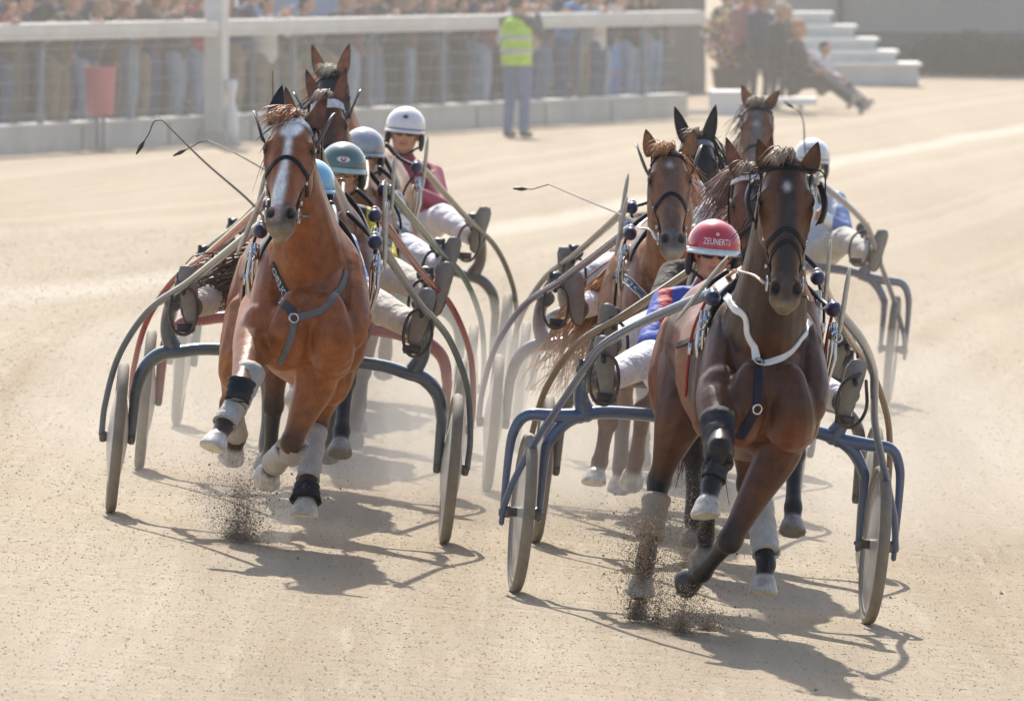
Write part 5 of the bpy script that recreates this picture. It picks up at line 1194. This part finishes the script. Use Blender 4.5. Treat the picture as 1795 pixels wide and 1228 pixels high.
    emit(m, 'stem', mat('flower stem', (.06, .09, .03), .7), rf)
    r9 = thing('stand_steps', 'flight of five white concrete steps at the end of the fence', 'steps', Matrix.Translation(at(1450, 130, 188)))
    WS = mat('pale step paint', (.60, .59, .55), .7, var=.1, scale=2)
    for k, (xr_, yt) in enumerate(((1610, 116), (1570, 94), (1535, 72), (1497, 49), (1455, 26))):
        Y = 188 + k * .42; c, sx, sy, sz = wb(1350, xr_, yt, 150 if k == 0 else 150, Y, 2.2 - k * .3 + .3)
        m = MB(); m.box(c, sx, sy, sz); st = emit(m, 'step', WS, r9, smooth=False)
        c2 = (c[0] + .02, c[1] - .05, c[2] + sz / 2 + .02); m = MB(); m.box(c2, sx + .08, sy + .02, .05); emit(m, 'tread', mat('worn white tread', (.74, .73, .7), .6), st, smooth=False)
    rb_ = thing('building', 'long plain grey building beyond the track on the right', 'building', Matrix.Translation((20, 207, gz(20, 207))))
    m = MB(); m.box((27, 210, 3.4), 46, 6, 8.6); emit(m, 'wall', mat('grey render wall', (.40, .375, .335), .85, var=.12, scale=.4), rb_, smooth=False)
    m = MB(); m.box((27, 206.9, .1), 46.2, .25, .9); emit(m, 'plinth', mat('plinth', (.15, .14, .13), .9), rb_, smooth=False)
    m = MB(); m.box((27, 209.5, 7.85), 47, 7.5, .35); emit(m, 'roof', mat('roof sheet', (.1, .1, .1), .6), rb_, smooth=False)
    for k in range(11):
        m = MB(); m.box((6 + k * 4.2, 206.97, 3.6), .08, .12, 6.6); emit(m, 'seam', mat('plinth', (.15, .14, .13), .9), rb_, smooth=False)
    LF = [mat('dark shrub leaf', (.035, .042, .022), .6, var=.4, scale=3), mat('dull shrub leaf', (.05, .05, .03), .6, var=.4, scale=3)]
    for i, (px, w_, h_, lb) in enumerate(((1650, .85, .62, 'low dark shrub nearest the steps'), (1700, .8, .72, 'dark rounded shrub between two others by the grey wall'), (1752, .9, .55, 'wide dark shrub before the wall at the right edge'), (1805, .8, .6, 'dark shrub cut by the right edge of the photo'))):
        p = at(px, 112, 203); p.z = gz(p.x, p.y); ro = thing('shrub', lb, 'shrub', Matrix.Translation(p), 'shrubs before the grey wall'); r = random.Random(40 + i)
        m = MB()
        for q in range(6):
            a = r.random() * 6.28; m.tube([p + V((0, 0, -.1)), p + V((math.cos(a) * .2, math.sin(a) * .2, h_ * .5)), p + V((math.cos(a) * w_ * .6, math.sin(a) * w_ * .6, h_ * .85))], [.03, .02, .008], 6)
        emit(m, 'stem', mat('bark', (.06, .045, .03), .9), ro)
        m = MB()
        for q in range(1500):
            u_ = V((r.gauss(0, 1), r.gauss(0, 1), r.gauss(0, 1))).normalized() * (.55 + .5 * r.random()); bump_ = 1 + .25 * math.sin(u_.x * 7 + i) * math.cos(u_.y * 6)
            c = p + V((u_.x * w_ * bump_, u_.y * w_ * bump_, max(.02, h_ * .5 + u_.z * h_ * .55 * bump_))); e1 = V((r.gauss(0, 1), r.gauss(0, 1), r.gauss(0, 1))).normalized() * .05; e2 = e1.orthogonal().normalized() * .028
            m.add([c - e1, c + e2, c + e1, c - e2], [[0, 1, 2, 3]], q % 2)
        emit(m, 'leaves', LF, ro, smooth=False)
extras()

# ---------------------------------------------------------------- sand thrown up by the hooves
def spray(u, spots, label, seed):
    r = random.Random(seed); mb = MB()
    for px, py, f, n, w_, h_, fwd in spots:
        c = u.K(px, py, f); c.z = 0.
        for i in range(int(n * 2.4)):
            k = r.random() ** 1.9; a = r.random() * 6.28; sp = (.25 + k * .9) * abs(r.gauss(0, .75))
            p = c + V((math.cos(a) * w_ * sp, math.sin(a) * w_ * sp - fwd * k * r.random(), h_ * k + .01)); s = .0010 + .0026 * r.random() ** 3
            if r.random() < .03: s *= 2.2
            ax = V((r.gauss(0, 1), r.gauss(0, 1), r.gauss(0, 1))).normalized(); b = ax.orthogonal().normalized(); d = ax.cross(b)
            mb.add([p + ax * s * 1.2, p + b * s, p - b * s * .5 + d * s * .9, p - b * s * .5 - d * s * .9, p - ax * s], [[0, 1, 2], [0, 2, 3], [0, 3, 1], [4, 2, 1], [4, 3, 2], [4, 1, 3]], 0 if r.random() < .55 else 1)
    o = emit(mb, 'kicked_sand', [mat('dark damp sand', (.20, .145, .095), .9), mat('dry sand grain', (.42, .34, .24), .9)], None, u.M, smooth=False); tag(o, label, 'sand spray', kind='stuff')
spray(U1, [(1120, 1045, 1.28, 6500, .13, .46, .12), (1126, 1030, 1.24, 2600, .06, .42, .04), (1200, 1040, 1.9, 2600, .20, .22, .15), (1160, 1010, 1.5, 3200, .42, .55, .25), (1245, 1060, 1.6, 900, .16, .10, .1)], 'sand thrown up around the hooves of the dark bay leader', 3)
spray(U2, [(415, 925, 1.35, 3000, .19, .28, .16), (430, 915, 1.4, 3000, .38, .42, .25)], 'sand thrown up under the blazed bay', 4)
spray(U3, [(1205, 935, 1.9, 1500, .16, .5, .1)], 'sand thrown up by the hidden brown horse', 5)
def dust(c, rx, ry, rz, dens, label):
    mb = MB(); mb.ell(c, rx, ry, rz, 32, 18)
    m = bpy.data.materials.new('drifting dust'); m.use_nodes = True; n = m.node_tree.nodes; l = m.node_tree.links; n.remove(n['Principled BSDF'])
    p = n.new('ShaderNodeVolumePrincipled'); p.inputs['Color'].default_value = (.84, .81, .76, 1); p.inputs['Anisotropy'].default_value = .2; p.inputs['Density'].default_value = dens
    l.new(p.outputs[0], n['Material Output'].inputs['Volume'])
    tag(emit(mb, 'dust_cloud', m), label, 'dust', kind='stuff')
dust((2, 98, 1), 60, 36, 7.5, .0023, 'broad pale dust cloud hanging over the track before the fence')
dust((-.9, 58.2, .35), 1.7, 3.6, .75, .075, 'thin dust drifting behind the front left sulky')
dust((1.0, 58.0, .20), 1.9, 3.6, .75, .075, 'thin dust drifting behind the front right sulky')

def puff(u, px, py, f, rx, ry, rz, dens, label):
    c = u.M @ V((u.K(px, py, f).x, -f, rz * .55)); dust(tuple(c), rx, ry, rz, dens, label)
puff(U2, 430, 900, 1.3, .24, .35, .26, .55, 'small puff of dust under the blazed bay')
